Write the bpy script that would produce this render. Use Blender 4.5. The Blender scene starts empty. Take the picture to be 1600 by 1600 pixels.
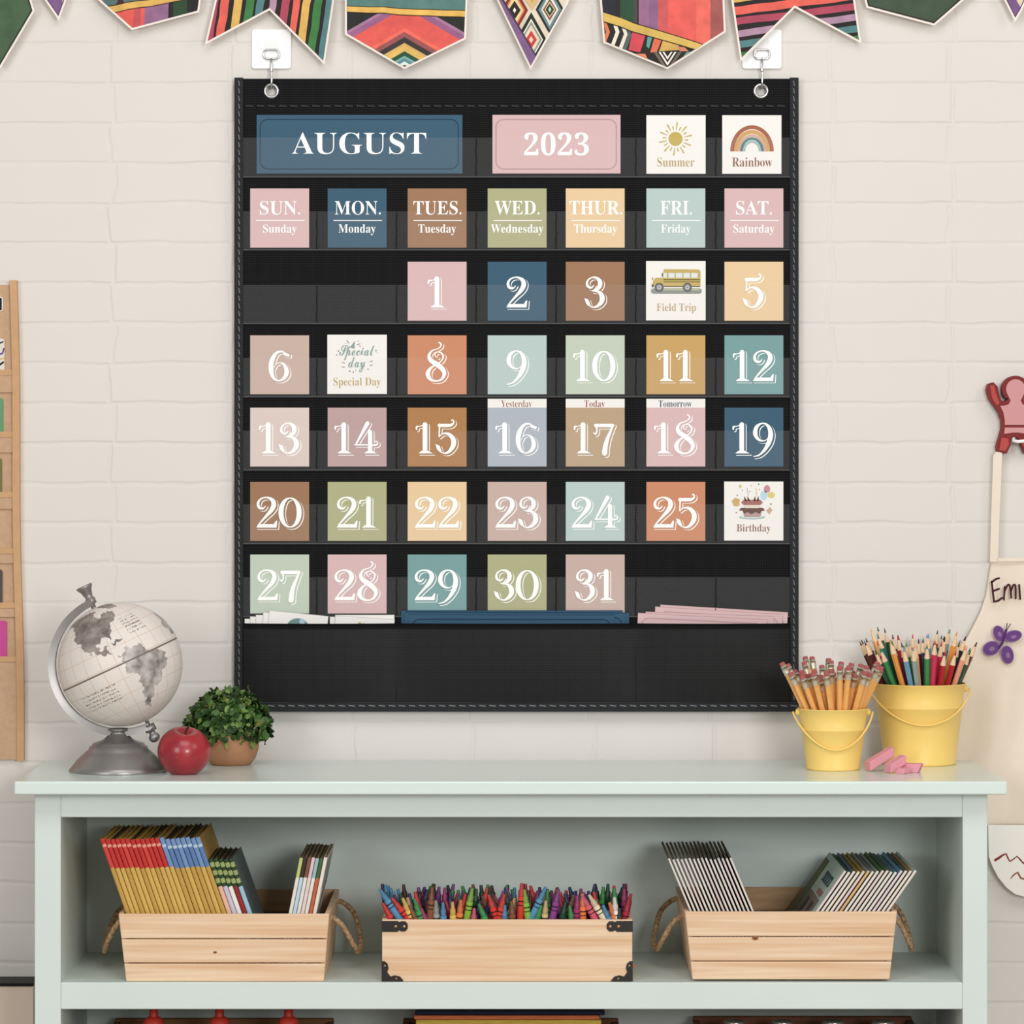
import bpy, math, random
from mathutils import Vector, Matrix
random.seed(7)
SC = bpy.context.scene
COL = SC.collection
pi, sin, cos = math.pi, math.sin, math.cos

# ------------------------------------------------------------------ camera, world, lights, exposure
DIST = 4.6; EYE = 1.135; PX = 0.8276e-3; HZ = 720.0
cam = bpy.data.cameras.new('camera'); cam.sensor_width = 36; cam.lens = 36 * DIST / (1600 * PX); cam.shift_y = -(800 - HZ) / 1600
cam.clip_start = 0.05
co = bpy.data.objects.new('camera', cam); co.location = (0, -DIST, EYE); co.rotation_euler = (pi / 2, 0, 0)
COL.objects.link(co); SC.camera = co
w = bpy.data.worlds.new('world'); SC.world = w; w.use_nodes = True
w.node_tree.nodes['Background'].inputs[0].default_value = (1.0, 0.99, 0.975, 1)
w.node_tree.nodes['Background'].inputs[1].default_value = 0.36


def area(name, loc, target, size, power, col=(1, 1, 1)):
    l = bpy.data.lights.new(name, 'AREA'); l.shape = 'RECTANGLE'; l.size = size[0]; l.size_y = size[1]; l.energy = power; l.color = col
    o = bpy.data.objects.new(name, l); o.location = loc
    o.rotation_euler = (Vector(target) - Vector(loc)).to_track_quat('-Z', 'Y').to_euler()
    COL.objects.link(o); return o


area('window_light', (1.35, -5.2, 1.6), (0.0, 0.0, 0.9), (1.2, 1.0), 92, (1.0, 0.995, 0.985))
area('right_window_light', (2.0, -1.8, 2.3), (0.1, -0.15, 0.8), (0.9, 1.1), 10, (1.0, 0.995, 0.985))
area('left_fill_light', (-2.1, -3.8, 1.7), (-0.4, 0.0, 1.2), (1.2, 1.4), 38, (1.0, 0.995, 0.985))  # added soft fill that lifts the left of the wall, no actual window
area('overhead_fill_light', (-0.05, -2.0, 2.62), (0.0, -0.2, 0.75), (1.6, 1.0), 20, (1.0, 1.0, 0.99))  # added overhead fill to brighten the bookcase top, no actual fixture
SC.view_settings.view_transform = 'Standard'; SC.view_settings.look = 'None'
SC.view_settings.gamma = 1; SC.view_settings.exposure = -0.12
SC.view_settings.use_curve_mapping = False


# ------------------------------------------------------------------ helpers
def scl(d): return PX * (DIST - d) / DIST
def P(x, y, d=0.0):
    s = scl(d); return Vector(((x - 800) * s, -d, EYE - (y - HZ) * s))
def X(x, d): return (x - 800) * scl(d)
def Z(y, d): return EYE - (y - HZ) * scl(d)
def lin(c):
    f = lambda v: v / 12.92 if v <= 0.04045 else ((v + 0.055) / 1.055) ** 2.4
    return tuple(f(v / 255.0) for v in c) + (1.0,)


MATS = {}
def mat(name, rgb, rough=0.6, spec=0.3, metal=0.0, noise=0.0, nscale=60.0, stretch=(1, 1, 1), bump=0.0, coat=0.0, rgb2=None, trans=0.0):
    if name in MATS: return MATS[name]
    m = bpy.data.materials.new(name); m.use_nodes = True; MATS[name] = m
    nt = m.node_tree; b = nt.nodes['Principled BSDF']; L = nt.links
    b.inputs['Base Color'].default_value = lin(rgb); b.inputs['Roughness'].default_value = rough
    b.inputs['Specular IOR Level'].default_value = spec; b.inputs['Metallic'].default_value = metal
    b.inputs['Coat Weight'].default_value = coat
    if trans: b.inputs['Transmission Weight'].default_value = trans
    if noise or bump or rgb2:
        tc = nt.nodes.new('ShaderNodeTexCoord'); mp = nt.nodes.new('ShaderNodeMapping'); mp.inputs['Scale'].default_value = stretch
        nz = nt.nodes.new('ShaderNodeTexNoise'); nz.inputs['Scale'].default_value = nscale; nz.inputs['Detail'].default_value = 5
        L.new(tc.outputs['Object'], mp.inputs['Vector']); L.new(mp.outputs['Vector'], nz.inputs['Vector'])
        if noise or rgb2:
            r = nt.nodes.new('ShaderNodeValToRGB'); c = lin(rgb)
            c2 = lin(rgb2) if rgb2 else tuple(max(0, v * (1 - noise)) for v in c[:3]) + (1,)
            c1 = c if rgb2 else tuple(min(1, v * (1 + noise)) for v in c[:3]) + (1,)
            r.color_ramp.elements[0].color = c2; r.color_ramp.elements[1].color = c1
            r.color_ramp.elements[0].position = 0.32; r.color_ramp.elements[1].position = 0.68
            L.new(nz.outputs['Fac'], r.inputs['Fac']); L.new(r.outputs['Color'], b.inputs['Base Color'])
        if bump:
            bp = nt.nodes.new('ShaderNodeBump'); bp.inputs['Strength'].default_value = bump; bp.inputs['Distance'].default_value = 0.002
            L.new(nz.outputs['Fac'], bp.inputs['Height']); L.new(bp.outputs['Normal'], b.inputs['Normal'])
    return m


def pc(rgb):                      # flat printed / painted colour
    m = mat('paint_%d_%d_%d' % tuple(rgb), rgb, 0.65, 0.15)
    m.node_tree.nodes['Principled BSDF'].inputs['Base Color'].default_value = tuple(v * 0.88 for v in lin(rgb)[:3]) + (1,)
    return m


class MB:
    def __init__(s): s.v = []; s.f = []; s.mi = []; s.sm = []; s.mats = []
    def slot(s, m):
        if m not in s.mats: s.mats.append(m)
        return s.mats.index(m)
    def add(s, vs, fs, m, smooth=False):
        o = len(s.v); k = s.slot(m); s.v += [Vector(v) for v in vs]
        for f in fs: s.f.append([o + i for i in f]); s.mi.append(k); s.sm.append(smooth)
        return s
    def box(s, a, b, m):
        x0, x1 = sorted((a[0], b[0])); y0, y1 = sorted((a[1], b[1])); z0, z1 = sorted((a[2], b[2]))
        vs = [(x, y, z) for z in (z0, z1) for y in (y0, y1) for x in (x0, x1)]
        return s.add(vs, [(0, 2, 3, 1), (4, 5, 7, 6), (0, 1, 5, 4), (2, 6, 7, 3), (0, 4, 6, 2), (1, 3, 7, 5)], m)
    def pbox(s, x0, y0, x1, y1, d0, d1, m, ref=None):   # rectangle in photo pixels at depth ref (default front), extruded d0..d1
        r = max(d0, d1) if ref is None else ref
        return s.box((X(x0, r), -d0, Z(y0, r)), (X(x1, r), -d1, Z(y1, r)), m)
    def poly(s, pts, d, m):
        return s.add([P(x, y, d) for x, y in pts], [list(range(len(pts)))], m)
    def prism(s, pts, d0, d1, m, ms=None):              # photo-pixel outline, back d0, front d1
        n = len(pts); fr = [P(x, y, d1) for x, y in pts]; k = -d0
        bk = [Vector((p.x, k, p.z)) for p in fr]
        s.add(fr, [list(range(n))], m); s.add(bk, [list(range(n))[::-1]], ms or m)
        return s.add(fr + bk, [(i, n + i, n + (i + 1) % n, (i + 1) % n) for i in range(n)], ms or m)
    def tube(s, pts, r, m, n=8, cap=True):
        pts = [Vector(p) for p in pts]; N = len(pts); rs = r if isinstance(r, (list, tuple)) else [r] * N
        vs = []; up = None
        for i, p in enumerate(pts):
            t = (pts[min(i + 1, N - 1)] - pts[max(i - 1, 0)]).normalized()
            if up is None:
                up = Vector((0, 0, 1)) if abs(t.z) < 0.9 else Vector((1, 0, 0))
            a = (up - t * up.dot(t)).normalized(); b = t.cross(a); up = a
            vs += [p + rs[i] * (a * cos(2 * pi * k / n) + b * sin(2 * pi * k / n)) for k in range(n)]
        fs = [(i * n + k, i * n + (k + 1) % n, (i + 1) * n + (k + 1) % n, (i + 1) * n + k) for i in range(N - 1) for k in range(n)]
        s.add(vs, fs, m, True)
        if cap: s.add(vs[:n], [list(range(n))[::-1]], m); s.add(vs[-n:], [list(range(n))], m)
        return s
    def lathe(s, prof, c, m, n=32, axis=None, smooth=True, cap=True):   # prof [(r, h)] along +z (or axis) from point c
        q = Matrix.Identity(3) if axis is None else Vector(axis).to_track_quat('Z', 'Y').to_matrix()
        vs = []
        for r, h in prof:
            vs += [Vector(c) + q @ Vector((r * cos(2 * pi * k / n), r * sin(2 * pi * k / n), h)) for k in range(n)]
        fs = [(i * n + k, i * n + (k + 1) % n, (i + 1) * n + (k + 1) % n, (i + 1) * n + k) for i in range(len(prof) - 1) for k in range(n)]
        s.add(vs, fs, m, smooth)
        if cap and prof[0][0] > 1e-5: s.add(vs[:n], [list(range(n))[::-1]], m)
        if cap and prof[-1][0] > 1e-5: s.add(vs[-n:], [list(range(n))], m)
        return s
    def disc(s, x, y, r, d, m, n=20, ry=None):
        return s.poly([(x + r * cos(2 * pi * k / n), y + (ry or r) * sin(2 * pi * k / n)) for k in range(n)], d, m)
    def ribbon(s, pts, d, m, w=None, grow=0.0, cap=True):     # stroke in photo pixels; pts (x, y, width) or (x, y) with w
        pts = [(p[0], p[1], (p[2] if len(p) > 2 else w) + grow) for p in pts]
        L = []; R = []
        for i, p in enumerate(pts):
            a = pts[max(i - 1, 0)]; b = pts[min(i + 1, len(pts) - 1)]
            tx, ty = b[0] - a[0], b[1] - a[1]; q = math.hypot(tx, ty) or 1
            nx, ny = -ty / q * p[2] / 2, tx / q * p[2] / 2
            L.append((p[0] + nx, p[1] + ny)); R.append((p[0] - nx, p[1] - ny))
        n = len(pts); st = min(4e-6, 1.0e-4 / n)
        vs = [P(x, y, d) - Vector((0, st * (i % n), 0)) for i, (x, y) in enumerate(L + R)]
        s.add(vs, [(i, i + 1, n + i + 1, n + i) for i in range(n - 1)], m)
        if cap:
            for k, p in enumerate((pts[0], pts[-1])): s.disc(p[0], p[1], p[2] / 2, d + st * n + 6e-6 * (k + 1), m, 10)
        return s
    def build(s, name, parent=None, bevel=0.0):
        me = bpy.data.meshes.new(name)
        org = parent_loc(parent)
        me.from_pydata([v - org for v in s.v], [], s.f)
        for m in s.mats: me.materials.append(m)
        me.polygons.foreach_set('material_index', s.mi); me.polygons.foreach_set('use_smooth', s.sm); me.update()
        o = bpy.data.objects.new(name, me); COL.objects.link(o)
        if parent: o.parent = parent
        if bevel:
            b = o.modifiers.new('edge', 'BEVEL'); b.width = bevel; b.segments = 2; b.limit_method = 'ANGLE'; b.angle_limit = 0.6
        return o


def parent_loc(p):
    v = Vector((0, 0, 0))
    while p: v += p.location; p = p.parent
    return v


def spline(pts, k=8):
    out = []; n = len(pts); pts = [tuple(p) for p in pts]; D = len(pts[0])
    for i in range(n - 1):
        a, b, c, e = pts[max(i - 1, 0)], pts[i], pts[i + 1], pts[min(i + 2, n - 1)]
        for j in range(k):
            t = j / k
            out.append(tuple(0.5 * (2 * b[q] + (c[q] - a[q]) * t + (2 * a[q] - 5 * b[q] + 4 * c[q] - e[q]) * t * t + (3 * b[q] - a[q] - 3 * c[q] + e[q]) * t ** 3) for q in range(D)))
    return out + [pts[-1]]


def tag(o, label, cat, group=None):
    o['label'] = label; o['category'] = cat
    if group: o['group'] = group
    return o
def thing(name, label, cat, loc=(0, 0, 0), group=None):
    o = bpy.data.objects.new(name, None); o.empty_display_size = 0.01; COL.objects.link(o); o.location = loc
    return tag(o, label, cat, group)
def structure(o): o['kind'] = 'structure'; return o
def dup(o, parent=None):
    c = o.copy(); COL.objects.link(c)
    if parent: c.parent = parent
    return c


ONES = 'zero one two three four five six seven eight nine ten eleven twelve thirteen fourteen fifteen sixteen seventeen eighteen nineteen'.split()
TENS = {2: 'twenty', 3: 'thirty', 4: 'forty', 5: 'fifty'}
ORDS = 'zeroth first second third fourth fifth sixth seventh eighth ninth tenth eleventh twelfth thirteenth fourteenth fifteenth sixteenth seventeenth eighteenth nineteenth'.split()
def word(n): return ONES[n] if n < 20 else TENS[n // 10] + ('-' + ONES[n % 10] if n % 10 else '')
def nth(n):
    if n < 20: return ORDS[n]
    if n % 10 == 0: return TENS[n // 10][:-1] + 'ieth'
    return TENS[n // 10] + '-' + ORDS[n % 10]


# ------------------------------------------------------------------ serif lettering
def bold(s):
    o = ''
    for c in s:
        if 'A' <= c <= 'Z': o += chr(0x1D400 + ord(c) - 65)
        elif 'a' <= c <= 'z': o += chr(0x1D41A + ord(c) - 97)
        elif '0' <= c <= '9': o += chr(0x1D7CE + ord(c) - 48)
        else: o += c
    return o
def script(s):
    return ''.join(chr(0x1D4D0 + ord(c) - 65) if 'A' <= c <= 'Z' else chr(0x1D4EA + ord(c) - 97) if 'a' <= c <= 'z' else c for c in s)


TXT = {}
def text_mesh(s, thin):
    if (s, thin) in TXT: return TXT[(s, thin)]
    c = bpy.data.curves.new('lettering', 'FONT'); c.body = s; c.offset = thin; c.resolution_u = 4
    o = bpy.data.objects.new('lettering', c); COL.objects.link(o)
    dg = bpy.context.evaluated_depsgraph_get(); dg.update()
    me = bpy.data.meshes.new_from_object(o.evaluated_get(dg))
    r = ([(v.co.x, v.co.y) for v in me.vertices], [list(p.vertices) for p in me.polygons])
    bpy.data.objects.remove(o); bpy.data.curves.remove(c); bpy.data.meshes.remove(me)
    TXT[(s, thin)] = r; return r
def text(mb, s, box, d, m, thin=0.0, raw=False):
    vs, fs = text_mesh(s if raw else bold(s), thin)
    x0 = min(v[0] for v in vs); x1 = max(v[0] for v in vs); y0 = min(v[1] for v in vs); y1 = max(v[1] for v in vs)
    mb.add([P(box[0] + (x - x0) / (x1 - x0) * (box[2] - box[0]), box[3] - (y - y0) / (y1 - y0) * (box[3] - box[1]), d) for x, y in vs], fs, m)


WEDGE = [(.02, .32), (.17, .27), (.24, .07), (.08, .11)]
DIG = {  # advance, strokes [(x, y, w)], polygons
    '0': (.80, [[(.38 + .29 * cos(a), .49 + .46 * sin(a), .055 + .125 * abs(cos(a)) ** 1.3) for a in [2 * pi * k / 36 for k in range(37)]]], []),
    '1': (.62, [[(.32, .93, .17), (.32, .10, .17)], spline([(.05, .78, .07), (.06, .86, .08), (.14, .87, .05), (.24, .9, .05), (.32, .96, .06)], 4)], [[(.10, 0), (.58, 0), (.44, .10), (.20, .10)]]),
    '2': (.74, [spline([(.34, .70, .04), (.25, .62, .08), (.13, .66, .11), (.10, .80, .10), (.20, .93, .07), (.38, .97, .07), (.55, .89, .14), (.60, .74, .17), (.52, .56, .15), (.36, .38, .10), (.18, .18, .07), (.08, .06, .05)], 5)], [[(.03, 0), (.70, 0), (.72, .24), (.68, .24), (.61, .13), (.13, .13)]]),
    '3': (.72, [spline([(.34, .72, .04), (.25, .64, .08), (.13, .70, .10), (.13, .85, .08), (.26, .96, .06), (.42, .95, .10), (.53, .83, .16), (.51, .67, .15), (.40, .56, .08), (.28, .53, .04)], 5), spline([(.28, .53, .04), (.46, .52, .09), (.58, .40, .17), (.59, .22, .17), (.46, .06, .11), (.30, .02, .06), (.14, .10, .06)], 5)], [WEDGE]),
    '4': (.84, [[(.46, .97, .15), (.10, .32, .07)], spline([(.06, .28, .06), (.5, .28, .06), (.72, .27, .07), (.78, .33, .06), (.74, .40, .05), (.69, .37, .05)], 4), [(.54, .70, .15), (.54, .10, .16)]], [[(.34, 0), (.76, 0), (.66, .09), (.43, .09)]]),
    '5': (.76, [[(.17, .94, .07), (.15, .55, .06)], spline([(.15, .90, .12), (.36, .90, .13), (.52, .91, .11), (.62, .99, .07), (.58, 1.08, .06), (.54, 1.04, .04)], 4), spline([(.15, .54, .05), (.28, .64, .06), (.46, .62, .12), (.60, .46, .17), (.60, .26, .17), (.46, .06, .11), (.30, .02, .06), (.14, .10, .06)], 5)], [WEDGE]),
    '6': (.78, [spline([(.62, .82, .05), (.50, .95, .07), (.30, .90, .11), (.16, .66, .17), (.13, .38, .17), (.20, .13, .12), (.37, .02, .06), (.55, .11, .12), (.63, .29, .16), (.57, .50, .12), (.43, .60, .05), (.29, .54, .04), (.22, .42, .04)], 5)], [[(.52, .95), (.74, .86), (.71, .77), (.50, .84)]]),
    '7': (.76, [spline([(.04, .66, .06), (.10, .63, .08), (.14, .72, .06), (.13, .84, .08)], 4), [(.10, .90, .13), (.64, .90, .13)], spline([(.66, .92, .08), (.57, .70, .10), (.47, .46, .14), (.41, .22, .17), (.39, .02, .19)], 5)], []),
    '8': (.78, [spline([(.47, 1.24, .06), (.53, 1.19, .07), (.51, 1.10, .06), (.40, 1.03, .05), (.24, .97, .07), (.15, .82, .12), (.21, .67, .16), (.40, .54, .18), (.57, .40, .17), (.64, .24, .14), (.55, .07, .09), (.38, .01, .07), (.19, .07, .12), (.11, .24, .16), (.20, .42, .10), (.38, .54, .05), (.55, .66, .06), (.60, .82, .08), (.50, .93, .06), (.38, .92, .05), (.34, .82, .05), (.42, .76, .04)], 5)], []),
    '9': (.76, [spline([(.54, .50, .04), (.42, .41, .05), (.24, .45, .10), (.13, .63, .16), (.18, .86, .13), (.37, .97, .06), (.54, .88, .12), (.62, .66, .17), (.58, .40, .17), (.44, .14, .12), (.26, -.04, .07), (.08, -.09, .05)], 5)], []),
}
def digits(mb, s, cx, base, h, d, white, card):
    wd = sum(DIG[c][0] for c in s); x0 = cx - (wd + .03) * h / 2
    for dx, dy, g, dd, m in ((.052, .042, .03, 0.0, white), (.026, .021, .034, .0002, card), (-.003, -.003, -.02, .0004, white)):
        x = x0
        for c in s:
            adv, st, po = DIG[c]
            f = lambda p: (x + (p[0] + dx) * h, base - (p[1] - dy) * h)
            for e, q in enumerate(st): mb.ribbon([(*f(p), p[2] * h) for p in q], d + dd + 1.2e-5 * e, m, grow=g * h)
            for q in po:
                qx = sum(p[0] for p in q) / len(q); qy = sum(p[1] for p in q) / len(q)
                mb.poly([f((p[0] + (g / 2 if p[0] > qx else -g / 2), p[1] + (g / 2 if p[1] > qy else -g / 2))) for p in q], d + dd + .00014, m)
            x += adv * h


def rrect(x0, y0, x1, y1, r, n=5):
    out = []
    for cx, cy, a in ((x1 - r, y0 + r, -90), (x1 - r, y1 - r, 0), (x0 + r, y1 - r, 90), (x0 + r, y0 + r, 180)):
        out += [(cx + r * cos(math.radians(a + 90 * k / n)), cy + r * sin(math.radians(a + 90 * k / n))) for k in range(n + 1)]
    return out


# ------------------------------------------------------------------ materials with their own node trees
def wall_material():
    m = bpy.data.materials.new('painted_brick'); m.use_nodes = True; nt = m.node_tree; L = nt.links; b = nt.nodes['Principled BSDF']
    b.inputs['Roughness'].default_value = 0.62; b.inputs['Specular IOR Level'].default_value = 0.18
    tc = nt.nodes.new('ShaderNodeTexCoord'); sp = nt.nodes.new('ShaderNodeSeparateXYZ'); cb = nt.nodes.new('ShaderNodeCombineXYZ')
    L.new(tc.outputs['Object'], sp.inputs[0])
    ax = nt.nodes.new('ShaderNodeMath'); ax.inputs[1].default_value = 15.5 - 0.416
    az = nt.nodes.new('ShaderNodeMath'); az.inputs[1].default_value = 517.0 * 0.01 - 1.6225 + 0.0517 * 31 - 1.6 + 0.0
    az.inputs[1].default_value = 0.0517 * 60 - 1.6225
    L.new(sp.outputs['X'], ax.inputs[0]); L.new(sp.outputs['Z'], az.inputs[0])
    nz = nt.nodes.new('ShaderNodeTexNoise'); nz.inputs['Scale'].default_value = 14; nz.inputs['Detail'].default_value = 3
    L.new(tc.outputs['Object'], nz.inputs['Vector'])
    def wob(src, amt):
        s1 = nt.nodes.new('ShaderNodeMath'); s1.operation = 'SUBTRACT'; s1.inputs[1].default_value = 0.5; L.new(nz.outputs['Fac'], s1.inputs[0])
        s2 = nt.nodes.new('ShaderNodeMath'); s2.operation = 'MULTIPLY_ADD'; s2.inputs[1].default_value = amt
        L.new(s1.outputs[0], s2.inputs[0]); L.new(src.outputs[0], s2.inputs[2]); return s2
    L.new(wob(ax, 0.02).outputs[0], cb.inputs[0]); L.new(wob(az, 0.009).outputs[0], cb.inputs[1])
    br = nt.nodes.new('ShaderNodeTexBrick'); br.offset = 0.04; br.offset_frequency = 2; br.squash = 1.0
    br.inputs['Scale'].default_value = 1; br.inputs['Brick Width'].default_value = 0.155; br.inputs['Row Height'].default_value = 0.0517
    br.inputs['Mortar Size'].default_value = 0.0045; br.inputs['Mortar Smooth'].default_value = 0.9; br.inputs['Bias'].default_value = 0
    L.new(cb.outputs[0], br.inputs['Vector'])
    inv = nt.nodes.new('ShaderNodeMath'); inv.operation = 'MULTIPLY_ADD'; inv.inputs[1].default_value = -1; inv.inputs[2].default_value = 1
    L.new(br.outputs['Fac'], inv.inputs[0])
    n2 = nt.nodes.new('ShaderNodeTexNoise'); n2.inputs['Scale'].default_value = 9; n2.inputs['Detail'].default_value = 2; L.new(tc.outputs['Object'], n2.inputs['Vector'])
    mx = nt.nodes.new('ShaderNodeMath'); mx.operation = 'MULTIPLY'; L.new(inv.outputs[0], mx.inputs[0]); L.new(n2.outputs['Fac'], mx.inputs[1])
    bp = nt.nodes.new('ShaderNodeBump'); bp.inputs['Strength'].default_value = 0.75; bp.inputs['Distance'].default_value = 0.0022
    L.new(mx.outputs[0], bp.inputs['Height']); L.new(bp.outputs['Normal'], b.inputs['Normal'])
    r = nt.nodes.new('ShaderNodeValToRGB'); r.color_ramp.elements[0].color = lin((219, 213, 206)); r.color_ramp.elements[1].color = lin((224, 219, 213))
    n3 = nt.nodes.new('ShaderNodeTexNoise'); n3.inputs['Scale'].default_value = 3; L.new(tc.outputs['Object'], n3.inputs['Vector'])
    L.new(n3.outputs['Fac'], r.inputs['Fac']); L.new(r.outputs['Color'], b.inputs['Base Color'])
    return m


def woven(name, rgb, dot, k=1450.0, rough=0.75, spec=0.14):
    m = bpy.data.materials.new(name); m.use_nodes = True; nt = m.node_tree; L = nt.links; b = nt.nodes['Principled BSDF']
    b.inputs['Roughness'].default_value = rough; b.inputs['Specular IOR Level'].default_value = spec
    tc = nt.nodes.new('ShaderNodeTexCoord'); sp = nt.nodes.new('ShaderNodeSeparateXYZ'); L.new(tc.outputs['Object'], sp.inputs[0])
    def sn(a, bq, sg):
        q = nt.nodes.new('ShaderNodeMath'); q.operation = 'MULTIPLY'; q.inputs[1].default_value = sg; L.new(sp.outputs[bq], q.inputs[0])
        u = nt.nodes.new('ShaderNodeMath'); u.operation = 'ADD'; L.new(sp.outputs[a], u.inputs[0]); L.new(q.outputs[0], u.inputs[1])
        v = nt.nodes.new('ShaderNodeMath'); v.operation = 'MULTIPLY'; v.inputs[1].default_value = k; L.new(u.outputs[0], v.inputs[0])
        s = nt.nodes.new('ShaderNodeMath'); s.operation = 'SINE'; L.new(v.outputs[0], s.inputs[0]); return s
    a = sn('X', 'Z', 0.75); c = sn('X', 'Z', -0.75)
    mu = nt.nodes.new('ShaderNodeMath'); mu.operation = 'MULTIPLY'; L.new(a.outputs[0], mu.inputs[0]); L.new(c.outputs[0], mu.inputs[1])
    r = nt.nodes.new('ShaderNodeValToRGB'); r.color_ramp.elements[0].position = 0.1; r.color_ramp.elements[1].position = 0.9
    r.color_ramp.elements[0].color = lin(rgb); r.color_ramp.elements[1].color = lin(dot)
    L.new(mu.outputs[0], r.inputs['Fac']); L.new(r.outputs['Color'], b.inputs['Base Color'])
    return m


def film_material():
    m = bpy.data.materials.new('clear_vinyl'); m.use_nodes = True; nt = m.node_tree; nt.nodes.clear()
    o = nt.nodes.new('ShaderNodeOutputMaterial'); mx = nt.nodes.new('ShaderNodeMixShader'); mx.inputs[0].default_value = 0.038
    t = nt.nodes.new('ShaderNodeBsdfTransparent'); d = nt.nodes.new('ShaderNodeBsdfDiffuse'); d.inputs[0].default_value = (0.9, 0.9, 0.92, 1)
    nt.links.new(t.outputs[0], mx.inputs[1]); nt.links.new(d.outputs[0], mx.inputs[2]); nt.links.new(mx.outputs[0], o.inputs[0])
    return m


WALL = wall_material()
NYLON = woven('black_nylon', (8, 8, 9), (38, 38, 39))
POCKET = woven('pocket_nylon', (8, 8, 9), (38, 38, 39), rough=0.55, spec=0.26)
BIND = woven('black_binding', (36, 37, 39), (62, 63, 65))
FILM = film_material()
PAINT = mat('sage_paint', (212, 223, 218), 0.42, 0.35, noise=0.015, nscale=8)
WHITE = mat('white_plastic', (248, 248, 248), 0.35, 0.4)
PRINT_W = mat('white_print', (255, 255, 252), 0.6, 0.1)
CARD_W = mat('white_card', (238, 235, 230), 0.6, 0.2)
CHROME = mat('chrome', (205, 205, 205), 0.18, 0.5, 1.0)
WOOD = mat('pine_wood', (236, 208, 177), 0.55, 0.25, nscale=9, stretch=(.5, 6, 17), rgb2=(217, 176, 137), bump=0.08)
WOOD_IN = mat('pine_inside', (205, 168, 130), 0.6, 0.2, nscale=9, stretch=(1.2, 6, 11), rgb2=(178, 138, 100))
BROWNWOOD = mat('brown_wood', (150, 92, 58), 0.5, 0.3, nscale=9, stretch=(1.5, 6, 12), rgb2=(112, 64, 38))
ROPE = mat('jute_rope', (214, 184, 148), 0.9, 0.1, nscale=220, stretch=(1, 1, 1), rgb2=(140, 108, 78), bump=0.6)
BLACKM = mat('black_iron', (34, 28, 26), 0.4, 0.4)
BRASS = mat('brass', (210, 170, 120), 0.3, 0.5, 0.8)
PAGES = mat('page_edges', (190, 168, 134), 0.85, 0.1, nscale=30, stretch=(40, 1, 1), rgb2=(140, 118, 90))

# ------------------------------------------------------------------ the setting
b = MB(); b.box((-3, 0, 0), (3, 0.12, 2.7), WALL); structure(b.build('wall_back'))
b = MB(); b.box((-3, -6.2, -0.06), (3, 0.12, 0), mat('wood_floor', (186, 176, 164), 0.4, 0.3, nscale=6, stretch=(1, 8, 1), rgb2=(164, 154, 142))); structure(b.build('floor'))

# ------------------------------------------------------------------ bookcase
DF = 0.298; BK = 0.022
book_case = thing('bookcase', 'long pale sage painted bookcase with open shelves standing against the brick wall', 'bookcase', (0, -0.15, 0))
zt = EYE - 465 * PX                           # counter height
ztb = zt - 21 * scl(0.33)
xl, xr = X(54, DF), X(1543, DF)
oxl, oxr, ozt = X(95, DF), X(1504, DF), Z(1277, DF)
s1 = Z(1535, DF); s2 = Z(1577, DF)
b = MB(); b.box((X(22, .33), -0.33, ztb), (X(1574, .33), -0.024, zt), mat('sage_gloss', (216, 229, 223), 0.2, 0.6)); b.build('top', book_case, 0.002)
b = MB(); b.box((xl, -BK - .01, 0.0), (xr, -BK, ztb), PAINT); b.build('back_panel', book_case)
for s, (a, e) in enumerate(((xl, oxl), (oxr, xr))):
    b = MB(); b.box((a, -DF + .02, 0), (e, -BK - .01, ztb), PAINT); b.build('side_panel', book_case)
    b = MB(); b.box((a, -DF, 0), (e, -DF + .02, ztb), PAINT); b.build('stile', book_case, 0.0012)
b = MB(); b.box((oxl, -DF, ozt), (oxr, -DF + .02, ztb), PAINT); b.build('rail', book_case, 0.0012)
b = MB(); b.box((oxl, -DF + .02, ozt), (oxr, -BK - .01, ozt + .012), PAINT); b.build('soffit', book_case)
for k, (za, zb) in enumerate(((s2, s1), (0.235, 0.268), (0.0, 0.07))):
    b = MB(); b.box((oxl, -DF + .02, za), (oxr, -BK - .01, zb), PAINT); b.build('shelf', book_case)
    b = MB(); b.box((oxl, -DF, za), (oxr, -DF + .02, zb), PAINT); b.build('rail', book_case, 0.0012)

# narrow tan cabinet with a black top at the left
cab = thing('low_cabinet', 'tan low cabinet with a thin black top showing beside the bookcase', 'cabinet', (X(-60, .06), -0.03, 0))
b = MB(); b.box((X(-260, .06), -0.06, 0), (X(52, .06), -0.005, Z(1536, .06) - .004), mat('tan_laminate', (216, 198, 180), 0.6, 0.2)); b.build('body', cab)
b = MB(); b.box((X(-260, .06), -0.062, Z(1536, .06) - .004), (X(52, .06), -0.003, Z(1536, .06)), mat('black_top', (14, 12, 12), 0.5, 0.2)); b.build('top', cab)

# ------------------------------------------------------------------ black pocket chart
chart = thing('pocket_chart', 'large black nylon calendar pocket chart hanging on two wall hooks', 'pocket chart', P(807, 121, .009))
D0, D1 = 0.0075, 0.0095
b = MB()
hole = [(424, 142), (1189, 142)]; HR = 8.5; N = 20
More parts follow.
